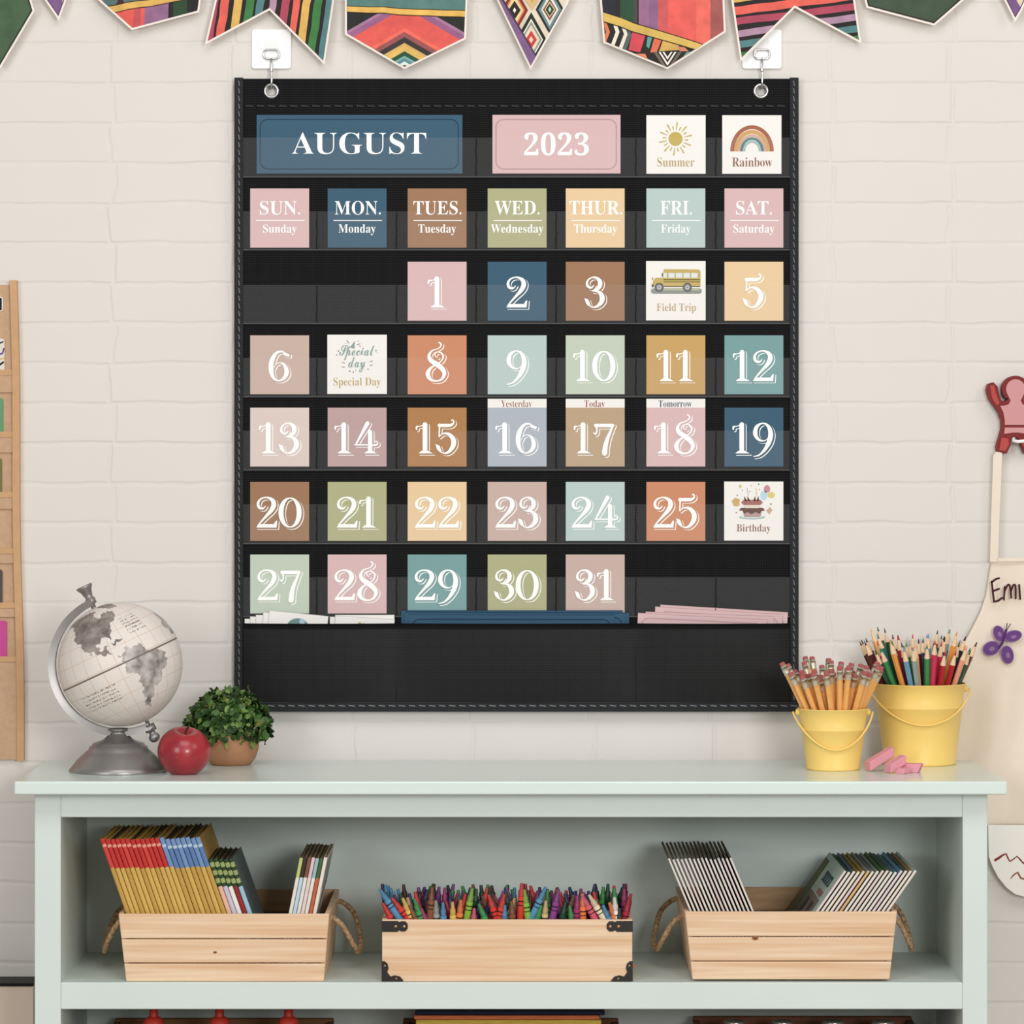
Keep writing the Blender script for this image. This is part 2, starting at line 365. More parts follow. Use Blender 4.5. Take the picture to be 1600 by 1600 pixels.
# top band with two eyelet holes, then the sheet below
def holed(x0, x1, y0, y1, hx, hy):
    ring = [(hx + HR * cos(2 * pi * k / N), hy + HR * sin(2 * pi * k / N)) for k in range(N)]
    sq = []
    for k in range(N):
        a = 2 * pi * k / N; c, s = cos(a), sin(a)
        t = min(((x1 - hx) / c) if c > 1e-6 else ((x0 - hx) / c) if c < -1e-6 else 1e9, ((y1 - hy) / s) if s > 1e-6 else ((y0 - hy) / s) if s < -1e-6 else 1e9)
        sq.append((hx + c * t, hy + s * t))
    for dd in (D1, D0):
        vs = [P(x, y, D1) for x, y in ring + sq]; vs = [Vector((v.x, -dd, v.z)) for v in vs]
        b.add(vs, [(k, (k + 1) % N, N + (k + 1) % N, N + k) for k in range(N)], NYLON)
        cor = [(x1, y0), (x1, y1), (x0, y1), (x0, y0)]
        for cx, cy in cor:
            near = sorted(range(N), key=lambda k: math.hypot(sq[k][0] - cx, sq[k][1] - cy))[:2]
            b.add([Vector((P(*q, D1).x, -dd, P(*q, D1).z)) for q in (sq[near[0]], (cx, cy), sq[near[1]])], [(0, 1, 2)], NYLON)
    fr = [P(x, y, D1) for x, y in ring]; bk = [Vector((v.x, -D0, v.z)) for v in fr]
    b.add(fr + bk, [(k, (k + 1) % N, N + (k + 1) % N, N + k) for k in range(N)], NYLON)
for hx, hy in hole: holed(hx - 19, hx + 19, 123, 161, hx, hy)
b.pbox(372, 161, 1242, 1100, D0, D1, NYLON)
b.pbox(372, 123, 405, 161, D0, D1, NYLON); b.pbox(443, 123, 1170, 161, D0, D1, NYLON); b.pbox(1208, 123, 1242, 161, D0, D1, NYLON)
b.build('backing', chart)
for x0, x1 in ((366, 380), (1234, 1248)):
    b = MB(); b.pbox(x0, 121, x1, 1112, .007, .0125, BIND); o = b.build('side_binding', chart, 0.001)
    b = MB(); xm = (x0 + x1) / 2 + (0.5 if x0 < 800 else -0.5); y = 126
    thr = mat('grey_thread', (118, 120, 122), 0.7, 0.2)
    while y < 1104:
        b.ribbon([(xm - .8, y), (xm + .8, y + 8)], .0127, thr, w=1.3, cap=False); y += 12
    b.build('stitching', o)
b = MB()
x = 384
while x < 1230:
    b.ribbon([(x, 165.2), (x + 12, 165.8)], .0097, mat('dark_thread', (74, 75, 77), 0.7, 0.2), w=1.2, cap=False); x += 17.3
b.build('stitching', chart)
seam_l = mat('seam_light', (84, 84, 84), 0.7, 0.2); seam_shade_d = mat('seam_and_hem_shade', (16, 16, 16), 0.7, 0.2)
ROWY = [(215, 276.5), (330, 390.5), (445, 505.5), (559, 620), (673, 734.5), (788, 849.5), (902, 963.5)]
COLX = [495, 619.5, 744, 869, 993.5, 1118.5]
for r, (ya, yb) in enumerate(ROWY):
    b = MB(); b.add([P(380, ya, .0125), P(1234, ya, .0125), P(1234, yb, .0112), P(380, yb, .0112)], [(0, 1, 2, 3)], FILM)
    o = b.build('clear_pocket', chart)
    b = MB(); b.pbox(380, yb - .9, 1234, yb + .6, .0095, .0118, seam_l); b.pbox(380, yb + .6, 1234, yb + 1.8, .0095, .0114, seam_shade_d)
    b.build('seam', o)
    b = MB(); b.pbox(380, ya - .5, 1234, ya + .5, .0124, .0127, mat('film_edge', (66, 66, 67), .4, .4)) if False else None
    for cx in (COLX if r else [744, 993.5, 1118.5]):
        b.ribbon([(cx + .5 * sin(t * 1.7), ya + 1 + (yb - ya - 3) * t / 8) for t in range(9)], .0128, seam_shade_d, w=1.6, cap=False)
    b.build('seam', o)
# gusseted bottom pocket
b = MB(); vs = []; NX, NZ = 61, 9
secs = [380, 619, 993.5, 1234]
for j in range(NZ):
    for i in range(NX):
        x = 380 + (1234 - 380) * i / (NX - 1); y = 974 + (1099 - 974) * j / (NZ - 1)
        k = max(q for q in range(3) if secs[q] <= x + 1e-6); u = (x - secs[k]) / (secs[k + 1] - secs[k])
        bul = .012 * sin(pi * min(1, max(0, u))) ** .7 * (1 - .75 * (j / (NZ - 1)) ** 2)
        p = P(x, y, .018); vs.append(Vector((p.x, -(.0165 + bul), p.z)))
b.add(vs, [(j * NX + i, j * NX + i + 1, (j + 1) * NX + i + 1, (j + 1) * NX + i) for j in range(NZ - 1) for i in range(NX - 1)], POCKET, True)
bp_ = b.build('bottom_pocket', chart)
b = MB(); vs2 = []
for i in range(NX): vs2.append(vs[i] + Vector((0, -.0011, 0)))
for i in range(NX): vs2.append(vs[i] + Vector((0, -.0011, -8 * scl(.018))))
for i in range(NX): vs2.append(vs[i] + Vector((0, .001, 0)))
b.add(vs2, [(i, i + 1, NX + i + 1, NX + i) for i in range(NX - 1)] + [(i, i + 1, 2 * NX + i + 1, 2 * NX + i) for i in range(NX - 1)], NYLON, True)
b.build('hem', bp_)
b = MB(); vs3 = [v + Vector((0, -.0013, -k * scl(.018))) for k in (7.2, 8.8) for v in vs[:NX]]
b.add(vs3, [(i, i + 1, NX + i + 1, NX + i) for i in range(NX - 1)], seam_shade_d)  # dark strip paints the shading line along the hem's lower edge
for xx in (619, 993.5): b.ribbon([(xx + .4 * sin(t), 976 + (1096 - 976) * t / 10) for t in range(11)], .0172, seam_shade_d, w=1.6, cap=False)
b.build('seam', bp_)
b = MB(); b.pbox(366, 1097, 1248, 1112, .007, .0195, BIND); o = b.build('bottom_binding', chart, .001)
b = MB(); x = 372
while x < 1244:
    b.ribbon([(x, 1102.2), (x + 10, 1103.4)], .0198, mat('grey_thread', (0, 0, 0)), w=1.5, cap=False); x += 15.7
b.build('stitching', o)
for hx, hy in hole:
    b = MB(); c = P(hx, hy, .0095); s = scl(.01)
    prof = [(8.2 * s, -.0022), (8.2 * s, .0006), (9.4 * s, .0016), (10.8 * s, .0014), (12.5 * s, .0002), (12.5 * s, -.0002)]
    b.lathe(prof, c, CHROME, 32, axis=(0, -1, 0), cap=False); b.build('grommet', chart)

# wall hooks
for hx, lab in ((424, 'white square adhesive wall hook holding the chart under the striped swallowtail pennant with upright stripes'), (1190.5, 'white square adhesive wall hook partly covered by the pennant with level stripes')):
    hk = thing('wall_hook', lab, 'wall hook', P(hx, 76, 0), 'adhesive hooks holding the chart')
    b = MB(); b.prism(rrect(hx - 30.5, 46, hx + 30.5, 107, 4), 0.0002, .0045, WHITE); pl = b.build('plate', hk)
    b = MB(); b.prism(rrect(hx - 12.5, 62, hx + 12.5, 82, 3), .0045, .0052, mat('white_tab', (238, 238, 238), .4, .3)); b.build('tab', pl)
    b = MB(); r = 1.5 * scl(.01)
    lp = rrect(hx - 12, 77.5, hx + 12, 92, 6)
    b.tube([P(x, y, .0075) for x, y in lp + lp[:1]], r, CHROME, 8); b.build('wire_loop', hk)
    b = MB(); b.tube([P(hx, 92, .0075), P(hx, 97, .009), P(hx, 108, .0118), P(hx + .5, 122, .0125), P(hx + .5, 131, .0125), P(hx, 136, .011), P(hx, 138, .0075), P(hx, 137, .005)], [r * 1.2] * 3 + [r * 1.3] * 5, CHROME, 10)
    b.lathe([(r * 1.8, 0), (r * 2, .0012), (r * 2, .003), (r * 1.8, .0042)], P(hx, 112, .012), CHROME, 12); b.build('hook_shank', hk)

# ------------------------------------------------------------------ calendar cards
PINK, NAVY, BROWN, OLIVE, APR, PALE = (226, 192, 192), (66, 99, 121), (167, 127, 98), (184, 184, 142), (242, 211, 168), (194, 212, 209)
BEIGE, TERRA, MINT, GOLD, TEAL, BLUSH, MAUVE, CARAM, GREYB, TAN, ROSE = (209, 185, 172), (214, 147, 112), (203, 215, 197), (210, 170, 108), (128, 168, 168), (229, 211, 204), (198, 168, 166), (184, 134, 88), (183, 191, 201), (196, 170, 139), (209, 183, 174)
CN = {PINK: 'pink', NAVY: 'navy blue', BROWN: 'brown', OLIVE: 'olive green', APR: 'apricot', PALE: 'pale blue', BEIGE: 'beige', TERRA: 'terracotta', MINT: 'mint green', GOLD: 'mustard', TEAL: 'teal', BLUSH: 'pale blush', MAUVE: 'mauve', CARAM: 'caramel', GREYB: 'grey blue', TAN: 'tan', ROSE: 'rose beige'}
DC0, DC = .0097, .0102
LX = [391, 512, 637, 762, 884, 1010, 1132]; RY = [409, 524, 637, 753, 866.5]; CW = 92
def card(label, x0, y0, x1, y1, m, group='cards in the calendar pockets', name='date_card'):
    t = thing(name, label, 'card', P((x0 + x1) / 2, y1, DC), group)
    b = MB(); b.pbox(x0, y0, x1, y1, DC0, DC, m); b.build('card_sheet', t)
    return t
DAYS = {1: PINK, 2: NAVY, 3: BROWN, 5: APR, 6: BEIGE, 8: TERRA, 9: PALE, 10: MINT, 11: GOLD, 12: TEAL, 13: BLUSH, 14: MAUVE, 15: CARAM, 16: GREYB, 17: TAN, 18: PINK, 19: NAVY, 20: BROWN, 21: OLIVE, 22: APR, 23: ROSE, 24: PALE, 25: TERRA, 27: MINT, 28: PINK, 29: TEAL, 30: OLIVE, 31: ROSE}
for n, c in DAYS.items():
    k = n + 1; r, q = k // 7, k % 7; x0, y0 = LX[q], RY[r]
    t = card('%s square card with a large white number %s' % (CN[c], word(n)), x0, y0, x0 + CW, y0 + CW, pc(c))
    b = MB(); digits(b, str(n), x0 + 46, y0 + 72, 49, DC + .0002, PRINT_W, pc(c)); b.build('number', t)
WK = [('SUN.', 'Sunday', PINK, 406, 469, 411, 463.5), ('MON.', 'Monday', NAVY, 523, 595, 529, 587), ('TUES.', 'Tuesday', BROWN, 646, 721, 653.5, 712.5), ('WED.', 'Wednesday', OLIVE, 773, 843, 767, 849), ('THUR.', 'Thursday', APR, 889.5, 972, 897, 964), ('FRI.', 'Friday', PALE, 1032, 1081, 1033, 1079), ('SAT.', 'Saturday', PINK, 1150, 1206, 1146, 1210)]
for k, (a, l, c, xa, xb, xc, xd) in enumerate(WK):
    t = card('%s weekday card reading %s in white' % (CN[c], l), LX[k], 294.5, LX[k] + CW, 387, pc(c), 'weekday cards', 'weekday_card')
    b = MB(); d = DC + .0002; text(b, a, (xa, 314, xb, 335.5), d, PRINT_W, -.004); text(b, l, (xc, 350.5, xd, 367.5), d, PRINT_W, -.004)
    b.ribbon([(LX[k] + 9, 344.5), (LX[k] + 85, 344.5)], d, PRINT_W, w=1.1, cap=False); b.build('lettering', t)
for lab, tx, x0, x1, c, ln, bx in (('wide navy blue card reading AUGUST', 'AUGUST', 401, 722.5, NAVY, (38, 70, 94), (456, 207, 666, 241)), ('wide pink card reading the year in white', '2023', 769.5, 969.5, PINK, (196, 160, 162), (819, 207, 920, 243))):
    t = card(lab + ' at the top of the chart', x0, 179.5, x1, 271, pc(c), 'header cards', 'header_card')
    b = MB(); rr = rrect(x0 + 5.5, 186.5, x1 - 6.5, 264, 12, 8); b.ribbon(rr + rr[:2], DC + .0002, pc(ln), w=1.8, cap=False); b.build('border_line', t)
    b = MB(); text(b, tx, bx, DC + .0003, PRINT_W, -.006 if tx == 'AUGUST' else -.003); b.build('lettering', t)
d = DC + .0002
# picture cards
t = card('white card with a golden sun reading Summer', 1010, 180, 1102.5, 271.5, CARD_W, 'picture cards', 'picture_card')
b = MB(); yel = pc((205, 182, 98)); b.disc(1055.5, 217, 11, d, yel, 28)
for k in range(20):
    a = 2 * pi * k / 20 + .1; r1 = 26 if k % 2 else 20
    b.ribbon([(1055.5 + 14 * cos(a), 217 + 14 * sin(a), 1.2), (1055.5 + r1 * cos(a), 217 + r1 * sin(a), 2.4)], d, yel, cap=False)
b.build('picture', t); b = MB(); text(b, 'Summer', (1027, 246, 1085, 260.5), d, pc((196, 168, 110)), -.007); b.build('lettering', t)
t = card('white card with a muted rainbow reading Rainbow', 1128.5, 180, 1221, 271.5, CARD_W, 'picture cards', 'picture_card')
b = MB()
for r0, r1, c in ((28, 34, (176, 110, 84)), (22, 28, (220, 170, 110)), (18.5, 22, (222, 176, 160)), (14.5, 18.5, (96, 132, 134)), (10.5, 14.5, (168, 200, 192))):
    b.ribbon([(1175 - (r0 + r1) / 2 * cos(pi * k / 28), 236.5 - (r0 + r1) / 2 * 1.22 * sin(pi * k / 28)) for k in range(29)], d, pc(c), w=r1 - r0, cap=False)
b.build('picture', t); b = MB(); text(b, 'Rainbow', (1144, 246, 1206.5, 260.5), d, pc((150, 98, 78)), -.007); b.build('lettering', t)
t = card('white card with a yellow school bus reading Field Trip', 1009.5, 408, 1102.5, 500.5, CARD_W, 'picture cards', 'picture_card')
b = MB(); Y1, Y2 = pc((207, 182, 112)), pc((190, 170, 104)); DK = pc((84, 76, 60))
b.poly(rrect(1017, 450.5, 1096.5, 459, 4), d, pc((150, 154, 148))); b.ribbon([(1036, 452.6), (1092, 452.6)], d + .0001, pc((186, 196, 160)), w=2.4)
b.poly([(1036.5, 423), (1037.5, 420.5), (1092, 421), (1094.5, 424), (1094.5, 448), (1020, 448), (1020, 440), (1022, 436), (1025, 434), (1036.5, 434)], d + .0002, Y1)
for xa, xb in ((1037, 1042), (1044.5, 1054), (1056, 1066), (1068, 1078), (1080, 1090)): b.poly([(xa, 426.5), (xb, 426.5), (xb, 434), (xa, 434)], d + .0003, pc((232, 240, 240)))
for yy, hh in ((437, 1.5), (440.5, 1.0), (447.6, 1.2)): b.ribbon([(1037, yy), (1094, yy)], d + .0003, DK, w=hh, cap=False)
b.poly([(1018.5, 444), (1021, 444), (1021, 449), (1018.5, 449)], d + .0003, DK); b.ribbon([(1035, 427), (1035, 432)], d + .0003, DK, w=1.5); b.ribbon([(1019.5, 434), (1019.5, 437)], d + .0003, DK, w=1)
for xx in (1030, 1074):
    for r, c, q in ((7, (92, 90, 88), .0004), (5, (150, 150, 152), .0005), (3, (205, 205, 212), .0006), (1.2, (120, 120, 124), .0007)): b.disc(xx, 449, r, d + q, pc(c))
b.build('picture', t); b = MB(); text(b, 'Field Trip', (1026, 474, 1087.5, 489.5), d, pc((200, 172, 130)), -.007); b.build('lettering', t)
t = card('white card with script and confetti reading Special Day', 511.5, 523, 604.5, 615.5, CARD_W, 'picture cards', 'picture_card')
b = MB(); G1 = pc((150, 172, 168)); G2 = pc((112, 118, 120))
text(b, script('Special'), (530, 539, 585, 563), d, G1, .006, True); text(b, script('day'), (544, 558, 571, 582), d, G1, .006, True)
b.poly([(546.5, 543), (554.5, 532.5), (554, 545)], d, G1)
for x, y, r in ((529, 548.5, 1.2), (526, 554.5, 1), (587.5, 548, 1.1), (589.5, 551.5, .7), (546.5, 580, 1.2), (552, 581.5, 1.1), (556, 578.5, .8), (575, 577, 1), (559.5, 533.5, .8), (562.5, 541, .9), (540.5, 536.5, .7)): b.disc(x, y, r, d, G2, 10)
for a, e in (((542, 532), (545, 536)), ((558, 539), (562.5, 537)), ((534.5, 566), (538.5, 567.5)), ((534.5, 573.5), (538.5, 573.8)), ((578, 565.5), (582, 564)), ((578, 571.5), (582, 570))): b.ribbon([a, e], d, G2, w=1)
b.build('picture', t); b = MB(); text(b, 'Special Day', (521, 590, 595, 606), d, pc((204, 172, 116)), -.007); b.build('lettering', t)
t = card('white card with a birthday cake and balloons reading Birthday', 1131.5, 752.5, 1224, 844.5, CARD_W, 'picture cards', 'picture_card')
b = MB()
for x, y, rx, ry, c in ((1198.5, 764, 5, 6, (206, 150, 166)), (1193.5, 774, 5.5, 7.5, (196, 226, 240)), (1205, 773.5, 5.8, 5, (230, 214, 140))): b.disc(x, y, rx, d, pc(c), 20, ry)
b.disc(1175, 808, 20, d, pc((152, 182, 190)), 28, 3.4); b.disc(1175, 807.2, 18, d + .0001, pc((226, 238, 240)), 28, 2.6)
b.poly([(1160, 797), (1191, 797), (1188, 808), (1163, 808)], d + .0002, pc((190, 160, 154)))
b.poly([(1155, 798), (1157, 794), (1166, 793), (1186, 793), (1193, 794), (1195, 798), (1190, 798), (1187, 803), (1181, 800), (1174, 803.5), (1168, 800), (1163, 803), (1160, 797.5)], d + .0003, pc((112, 76, 66)))
b.poly([(1163, 788), (1187, 788), (1186, 794), (1164, 794)], d + .0004, pc((238, 226, 208)))
b.poly([(1158, 785), (1162, 781), (1188, 781), (1192, 785), (1188, 789), (1162, 789)], d + .0005, pc((178, 122, 116)))
for x in (1163.5, 1168.5, 1177, 1182): b.poly([(x, 783), (x + (-1 if x < 1172 else 3), 775), (x + 4, 783)], d + .0006, pc((86, 58, 54)))
b.poly([(1143, 783), (1148, 778), (1156, 780), (1155, 791), (1147, 791)], d, pc((214, 180, 120))); b.poly([(1197, 798), (1203, 792), (1207, 797), (1202, 804)], d, pc((210, 180, 160)))
for x, y, r, c in ((1156.5, 760, 2.4, (222, 206, 130)), (1185.5, 756.5, 1.2, (110, 150, 130)), (1204.5, 787.5, 1.3, (120, 140, 120)), (1150.5, 801, 1.3, (206, 140, 150)), (1152, 774, 1, (120, 120, 130)), (1160, 766, .9, (130, 140, 150)), (1171.5, 768, .9, (140, 150, 160)), (1186.5, 765, .9, (200, 150, 150)), (1174, 759, 1, (220, 205, 140))): b.disc(x, y, r, d, pc(c), 12)
for x, c in ((1167.5, (220, 150, 150)), (1181, (200, 190, 130))): b.ribbon([(x, 763), (x + 1.5, 774)], d, pc(c), w=.9)
b.build('picture', t); b = MB(); text(b, 'Birthday', (1151, 819, 1204, 834), d, pc((158, 110, 92)), -.007); b.build('lettering', t)
for tx, x0, xa, xb, c, y1 in (('Yesterday', 762, 783, 831, (156, 102, 72), 639), ('Today', 884, 913, 945, (150, 62, 56), 639), ('Tomorrow', 1010, 1029, 1081, (52, 74, 96), 636)):
    t = thing('header_strip', 'white strip reading %s showing above a date card' % tx, 'card', P(x0 + 46, 700, DC0), 'white day strips')
    b = MB(); b.pbox(x0, 623, x0 + CW, 710, .00955, .00965, CARD_W, DC); b.build('card_sheet', t)
    b = MB(); text(b, tx, (xa, 625.5, xb, y1), .00968, pc(c), -.008); b.build('lettering', t)

# spare cards in the bottom pocket
def tucked(label, pts, d, m, group, border=None, deco=None):
    (xa, ya), (xb, yb) = pts; L = math.hypot(xb - xa, yb - ya); ux, uy = (xb - xa) / L, (yb - ya) / L; h = 85
    q = [(xa, ya), (xb, yb), (xb - uy * h, yb + ux * h), (xa - uy * h, ya + ux * h)]
    t = thing('spare_card', label, 'card', P((q[2][0] + q[3][0]) / 2, (q[2][1] + q[3][1]) / 2, d), group)
    b = MB(); b.prism(q, d - .0004, d, m, pc((150, 146, 142)) if border is None and deco is None and m is CARD_W else m); b.build('card_sheet', t)
    if border:
        f = lambda u, v: (xa + ux * u - uy * v, ya + uy * u + ux * v)
        rr = [f(u, v) for u, v in rrect(6, 7, L - 6, 78, 12, 6)]
        b = MB(); b.ribbon(rr + rr[:2], d + .0001, pc(border), w=2.0, cap=False); b.build('border_line', t)
    if deco: b = MB(); deco(b, d + .0001); b.build('picture', t)
    if True: b = MB(); b.ribbon([q[3], q[0], q[1], q[2]], d + .00005, pc(border or (206, 201, 196)), w=1.0, cap=False); b.build('cut_edge', t)
    return t
def earth(b, d): b.disc(465, 982, 18, d, pc((120, 152, 150)), 28, 16); b.disc(472, 971, 4.5, d + .0001, pc((190, 214, 226)), 14)
def sprig(b, d): b.disc(562, 975, 3, d, pc((196, 180, 120)), 10); b.disc(568, 975.5, 2, d, pc((160, 150, 100)), 10)
WG = 'spare white picture cards in the bottom pocket'
for k, (pts, dco, lb) in enumerate((([(382.5, 967), (474, 967)], None, 'backmost and lowest of the white cards in the left bottom pocket'), ([(391, 963.5), (483, 964)], None, 'second white card from the back in the left bottom pocket'), ([(400, 961), (492, 962)], None, 'third white card from the back in the left bottom pocket'), ([(411.5, 957), (503, 962)], None, 'white card just behind the globe picture card in bottom pocket'), ([(421, 954), (513, 963)], earth, 'tilted white card with a round globe picture in bottom pocket'), ([(515.5, 964), (606, 965)], None, 'white card peeking out lowest behind the sprig card in bottom pocket'), ([(524, 961), (616, 961)], None, 'white card standing straight and highest behind the sprig card'), ([(524, 962), (616.5, 968)], sprig, 'tilted white card with a small sprig picture in bottom pocket'))):
    tucked(lb, pts, .0128 + .0006 * (k % 5), CARD_W, WG, None, dco)
for k, (pts, lb) in enumerate((([(627, 954), (973, 954)], 'backmost'), ([(634, 955.5), (983, 957.5)], 'second from the back'), ([(632, 957.5), (978, 958)], 'third from the back'), ([(638, 960.5), (960, 961)], 'frontmost'))):
    tucked('navy blue month card in the middle bottom pocket, %s' % lb, pts, .0128 + .0007 * k, pc((56, 92, 118)), 'spare navy cards in the bottom pocket', (34, 64, 88))
for k, (pts, lb) in enumerate((([(1032, 945), (1231, 957)], 'backmost and highest'), ([(1024, 948), (1223, 960)], 'second from the back'), ([(1009, 956), (1209, 963)], 'third from the back'), ([(997, 958), (1199, 968)], 'frontmost and lowest'))):
    tucked('pink year card in the right bottom pocket, %s' % lb, pts, .0128 + .0007 * k, pc(PINK), 'spare pink cards in the bottom pocket', (198, 164, 164))

# ------------------------------------------------------------------ bunting
def clip(sub, conv):
    A = sum(conv[i][0] * conv[(i + 1) % len(conv)][1] - conv[(i + 1) % len(conv)][0] * conv[i][1] for i in range(len(conv)))
    sg = 1 if A > 0 else -1; out = list(sub)
    for i in range(len(conv)):
        a, e = conv[i], conv[(i + 1) % len(conv)]; inp = out; out = []
        side = lambda p: sg * ((e[0] - a[0]) * (p[1] - a[1]) - (e[1] - a[1]) * (p[0] - a[0]))
        for j in range(len(inp)):
            p, q = inp[j], inp[(j + 1) % len(inp)]; sp, sq = side(p), side(q)
            if sp >= 0: out.append(p)
            if (sp > 0 > sq) or (sp < 0 < sq):
                t = sp / (sp - sq); out.append((p[0] + t * (q[0] - p[0]), p[1] + t * (q[1] - p[1])))
        if not out: return []
    return out
def inset(pts, ws):
    n = len(pts); A = sum(pts[i][0] * pts[(i + 1) % n][1] - pts[(i + 1) % n][0] * pts[i][1] for i in range(n)); sg = 1 if A > 0 else -1; L = []
    for i in range(n):
        a, e = pts[i], pts[(i + 1) % n]; dx, dy = e[0] - a[0], e[1] - a[1]; q = math.hypot(dx, dy); wd = ws[i] if isinstance(ws, (list, tuple)) else ws
        L.append(((a[0] - sg * dy / q * wd, a[1] + sg * dx / q * wd), (dx, dy)))
    out = []
    for i in range(n):
        (p, r), (q, s) = L[i - 1], L[i]; den = r[0] * s[1] - r[1] * s[0]
        t = ((q[0] - p[0]) * s[1] - (q[1] - p[1]) * s[0]) / den if abs(den) > 1e-9 else 0
        out.append((p[0] + t * r[0], p[1] + t * r[1]))
    return out
def wavy(p0, p1, w0, w1, k=10, amp=1.2, seed=0):
    rnd = random.Random(seed); up = []; dn = []; dx, dy = p1[0] - p0[0], p1[1] - p0[1]; L = math.hypot(dx, dy); nx, ny = -dy / L, dx / L
    for i in range(k + 1):
        t = i / k; c = (p0[0] + dx * t, p0[1] + dy * t); w_ = (w0 + (w1 - w0) * t) / 2; e = rnd.uniform(-amp, amp)
        up.append((c[0] + nx * (w_ + rnd.uniform(-.3, .3) * amp + e), c[1] + ny * (w_ + e))); dn.append((c[0] - nx * (w_ - e), c[1] - ny * (w_ - e)))
    return up, dn
BUNT = mat('pennant_card', (240, 228, 218), 0.6, 0.2)
def paint(rgb): return mat('pennant_%d_%d_%d' % rgb, rgb, 0.6, 0.2, noise=0.13, nscale=55)
BLK, GRN, TL, YL, CO, PU, MG, LI, MV = (38, 33, 33), (62, 122, 66), (84, 126, 128), (216, 172, 92), (224, 100, 86), (124, 92, 134), (172, 72, 92), (174, 138, 160), (142, 82, 78)
class Pen:
    def __init__(s, label, outline, halves=None, ws=3):
        s.t = MB(); s.label = label; s.halves = halves or [outline]
        s.d0, s.d1 = .0165, .0185
        s.t.prism(outline, s.d0, s.d1, BUNT)
        s.inn = [inset(h, ws[i] if halves else ws) for i, h in enumerate(s.halves)]; s.k = 1
        s.outline = outline
    def fill(s, pts, rgb, clipto=None):
        for c in s.inn:
            q = clip(pts, c)
            if clipto and q: q = clip(q, clipto)
            if len(q) > 2: s.t.poly(q, s.d1 + s.k * .00006, paint(rgb))
        s.k += 1
    def stripe(s, p0, p1, w0, w1, rgb, amp=1.0, seed=0, edge=None):
        for g, c in (((1.4, edge),) if edge else ()) + ((0, rgb),):
            up, dn = wavy(p0, p1, w0 + 2 * g, w1 + 2 * g, 9, amp, seed)
            for i in range(len(up) - 1): 
                s.fill([up[i], up[i + 1], dn[i + 1], dn[i]], c); s.k -= 1
            s.k += 1
    def done(s):
        ys = [p[1] for p in s.outline]; xs = [p[0] for p in s.outline]
        o = s.t.build('bunting_pennant'); tag(o, s.label, 'pennant', 'bunting pennants'); return o
BIG = [(-300, -300), (2000, -300), (2000, 400), (-300, 400)]
p = Pen('dark green plain pennant above the tan pocket chart', [(-70, -40), (37, -40), (54, 17), (0, 108), (-62, 22)]); p.fill(BIG, (44, 54, 44)); p.inn = [inset(p.inn[0], 2.5)]; p.fill(BIG, (72, 96, 70)); p.done()
p = Pen('small purple pointed pennant beside the dark green pennant, upper left corner of the photo', [(42, -40), (92, 32), (99, 13), (118, -40)]); p.fill(BIG, (84, 58, 92)); p.inn = [inset(p.inn[0], 1.5)]; p.fill(BIG, (122, 90, 132)); p.fill([(92, -45), (98, 8), (106, 20), (140, -45)], (226, 202, 172)); p.done()
p = Pen('pennant with coral, lilac and black blocks under a slanting yellow band, left of the swallowtails', [(140, -40), (150, -3), (206, 47), (311, 19), (319, -40)])
p.fill(BIG, (60, 40, 40)); p.fill([(130, -60), (240, -60), (237, 60), (130, 60)], (222, 92, 84)); p.fill([(213, -60), (222, -60), (219, 60), (207, 60)], (186, 84, 86)); p.fill([(230, -60), (268, -60), (262, 60), (224, 60)], (146, 104, 138)); p.fill([(265, -60), (330, -60), (330, 60), (262, 60)], (38, 36, 34)); p.fill([(272, -60), (292, -60), (292, 60), (270, 60)], (44, 70, 46))
p.fill([(130, -60), (300, -60), (264, -8), (166, 12)], (84, 110, 108)); p.fill([(178, 14), (188, -8), (198, 12)], (70, 34, 40)); p.stripe((150, 19), (300, -8), 10, 9, YL, 1, 3, (60, 34, 40)); p.inn = [inset(p.inn[0], 0)]; p.done()
def swallow(label, out, halves, ws):
    return Pen(label, out, halves, ws)
p = swallow('swallowtail pennant with upright wavy stripes in crimson, coral, yellow, green and teal', [(345, -40), (320, 70), (421, 16), (507, 101), (528, -40)], [[(345, -40), (320, 70), (421, 16), (421, -40)], [(421, -40), (421, 16), (507, 101), (528, -40)]], [[3, 3, 0, 3], [0, 3, 3, 3]])
p.fill(BIG, BLK)
for i, (xc, wd, c) in enumerate(((335.5, 13, MG), (352, 13.5, CO), (373, 13, YL), (391, 13, GRN), (408, 12, TL), (427, 11, LI), (447, 12.5, MG), (463.5, 11, CO), (480, 12.5, YL), (498, 13, GRN), (515.5, 11, TL))):
    p.stripe((xc + 6, -42), (xc - 16, 110), wd, wd * .9, c, .9, i)
p.done()
p = Pen('teal topped pennant with a yellow band and red chevron point between the hooks', [(539, -40), (539, 54), (632, 108), (728, 61), (732, -40)])
p.fill(BIG, (38, 40, 38))
sl = .575
for ya, c in ((-3, (166, 118, 150)), (2, (150, 96, 132)), (12, (222, 92, 84)), (44, (232, 108, 90)), (50, (150, 82, 84)), (58, (58, 52, 48)), (67, (212, 172, 104)), (71, (222, 182, 96)), (80, (40, 82, 58)), (87, (120, 170, 160)), (91, (88, 132, 140)), (96, (216, 224, 214)), (101, (96, 92, 82))):
    p.fill([(632, ya), (632 + 140, ya + 140 * sl), (632 + 140, 400), (632 - 140, 400), (632 - 140, ya + 140 * sl)], c)
p.fill([(500, -60), (760, -60), (760, 20), (630, 14), (500, 10)], (86, 124, 118)); p.stripe((530, 13), (740, 23), 8, 9, (226, 180, 92), .8, 5, (60, 50, 30)); p.done()
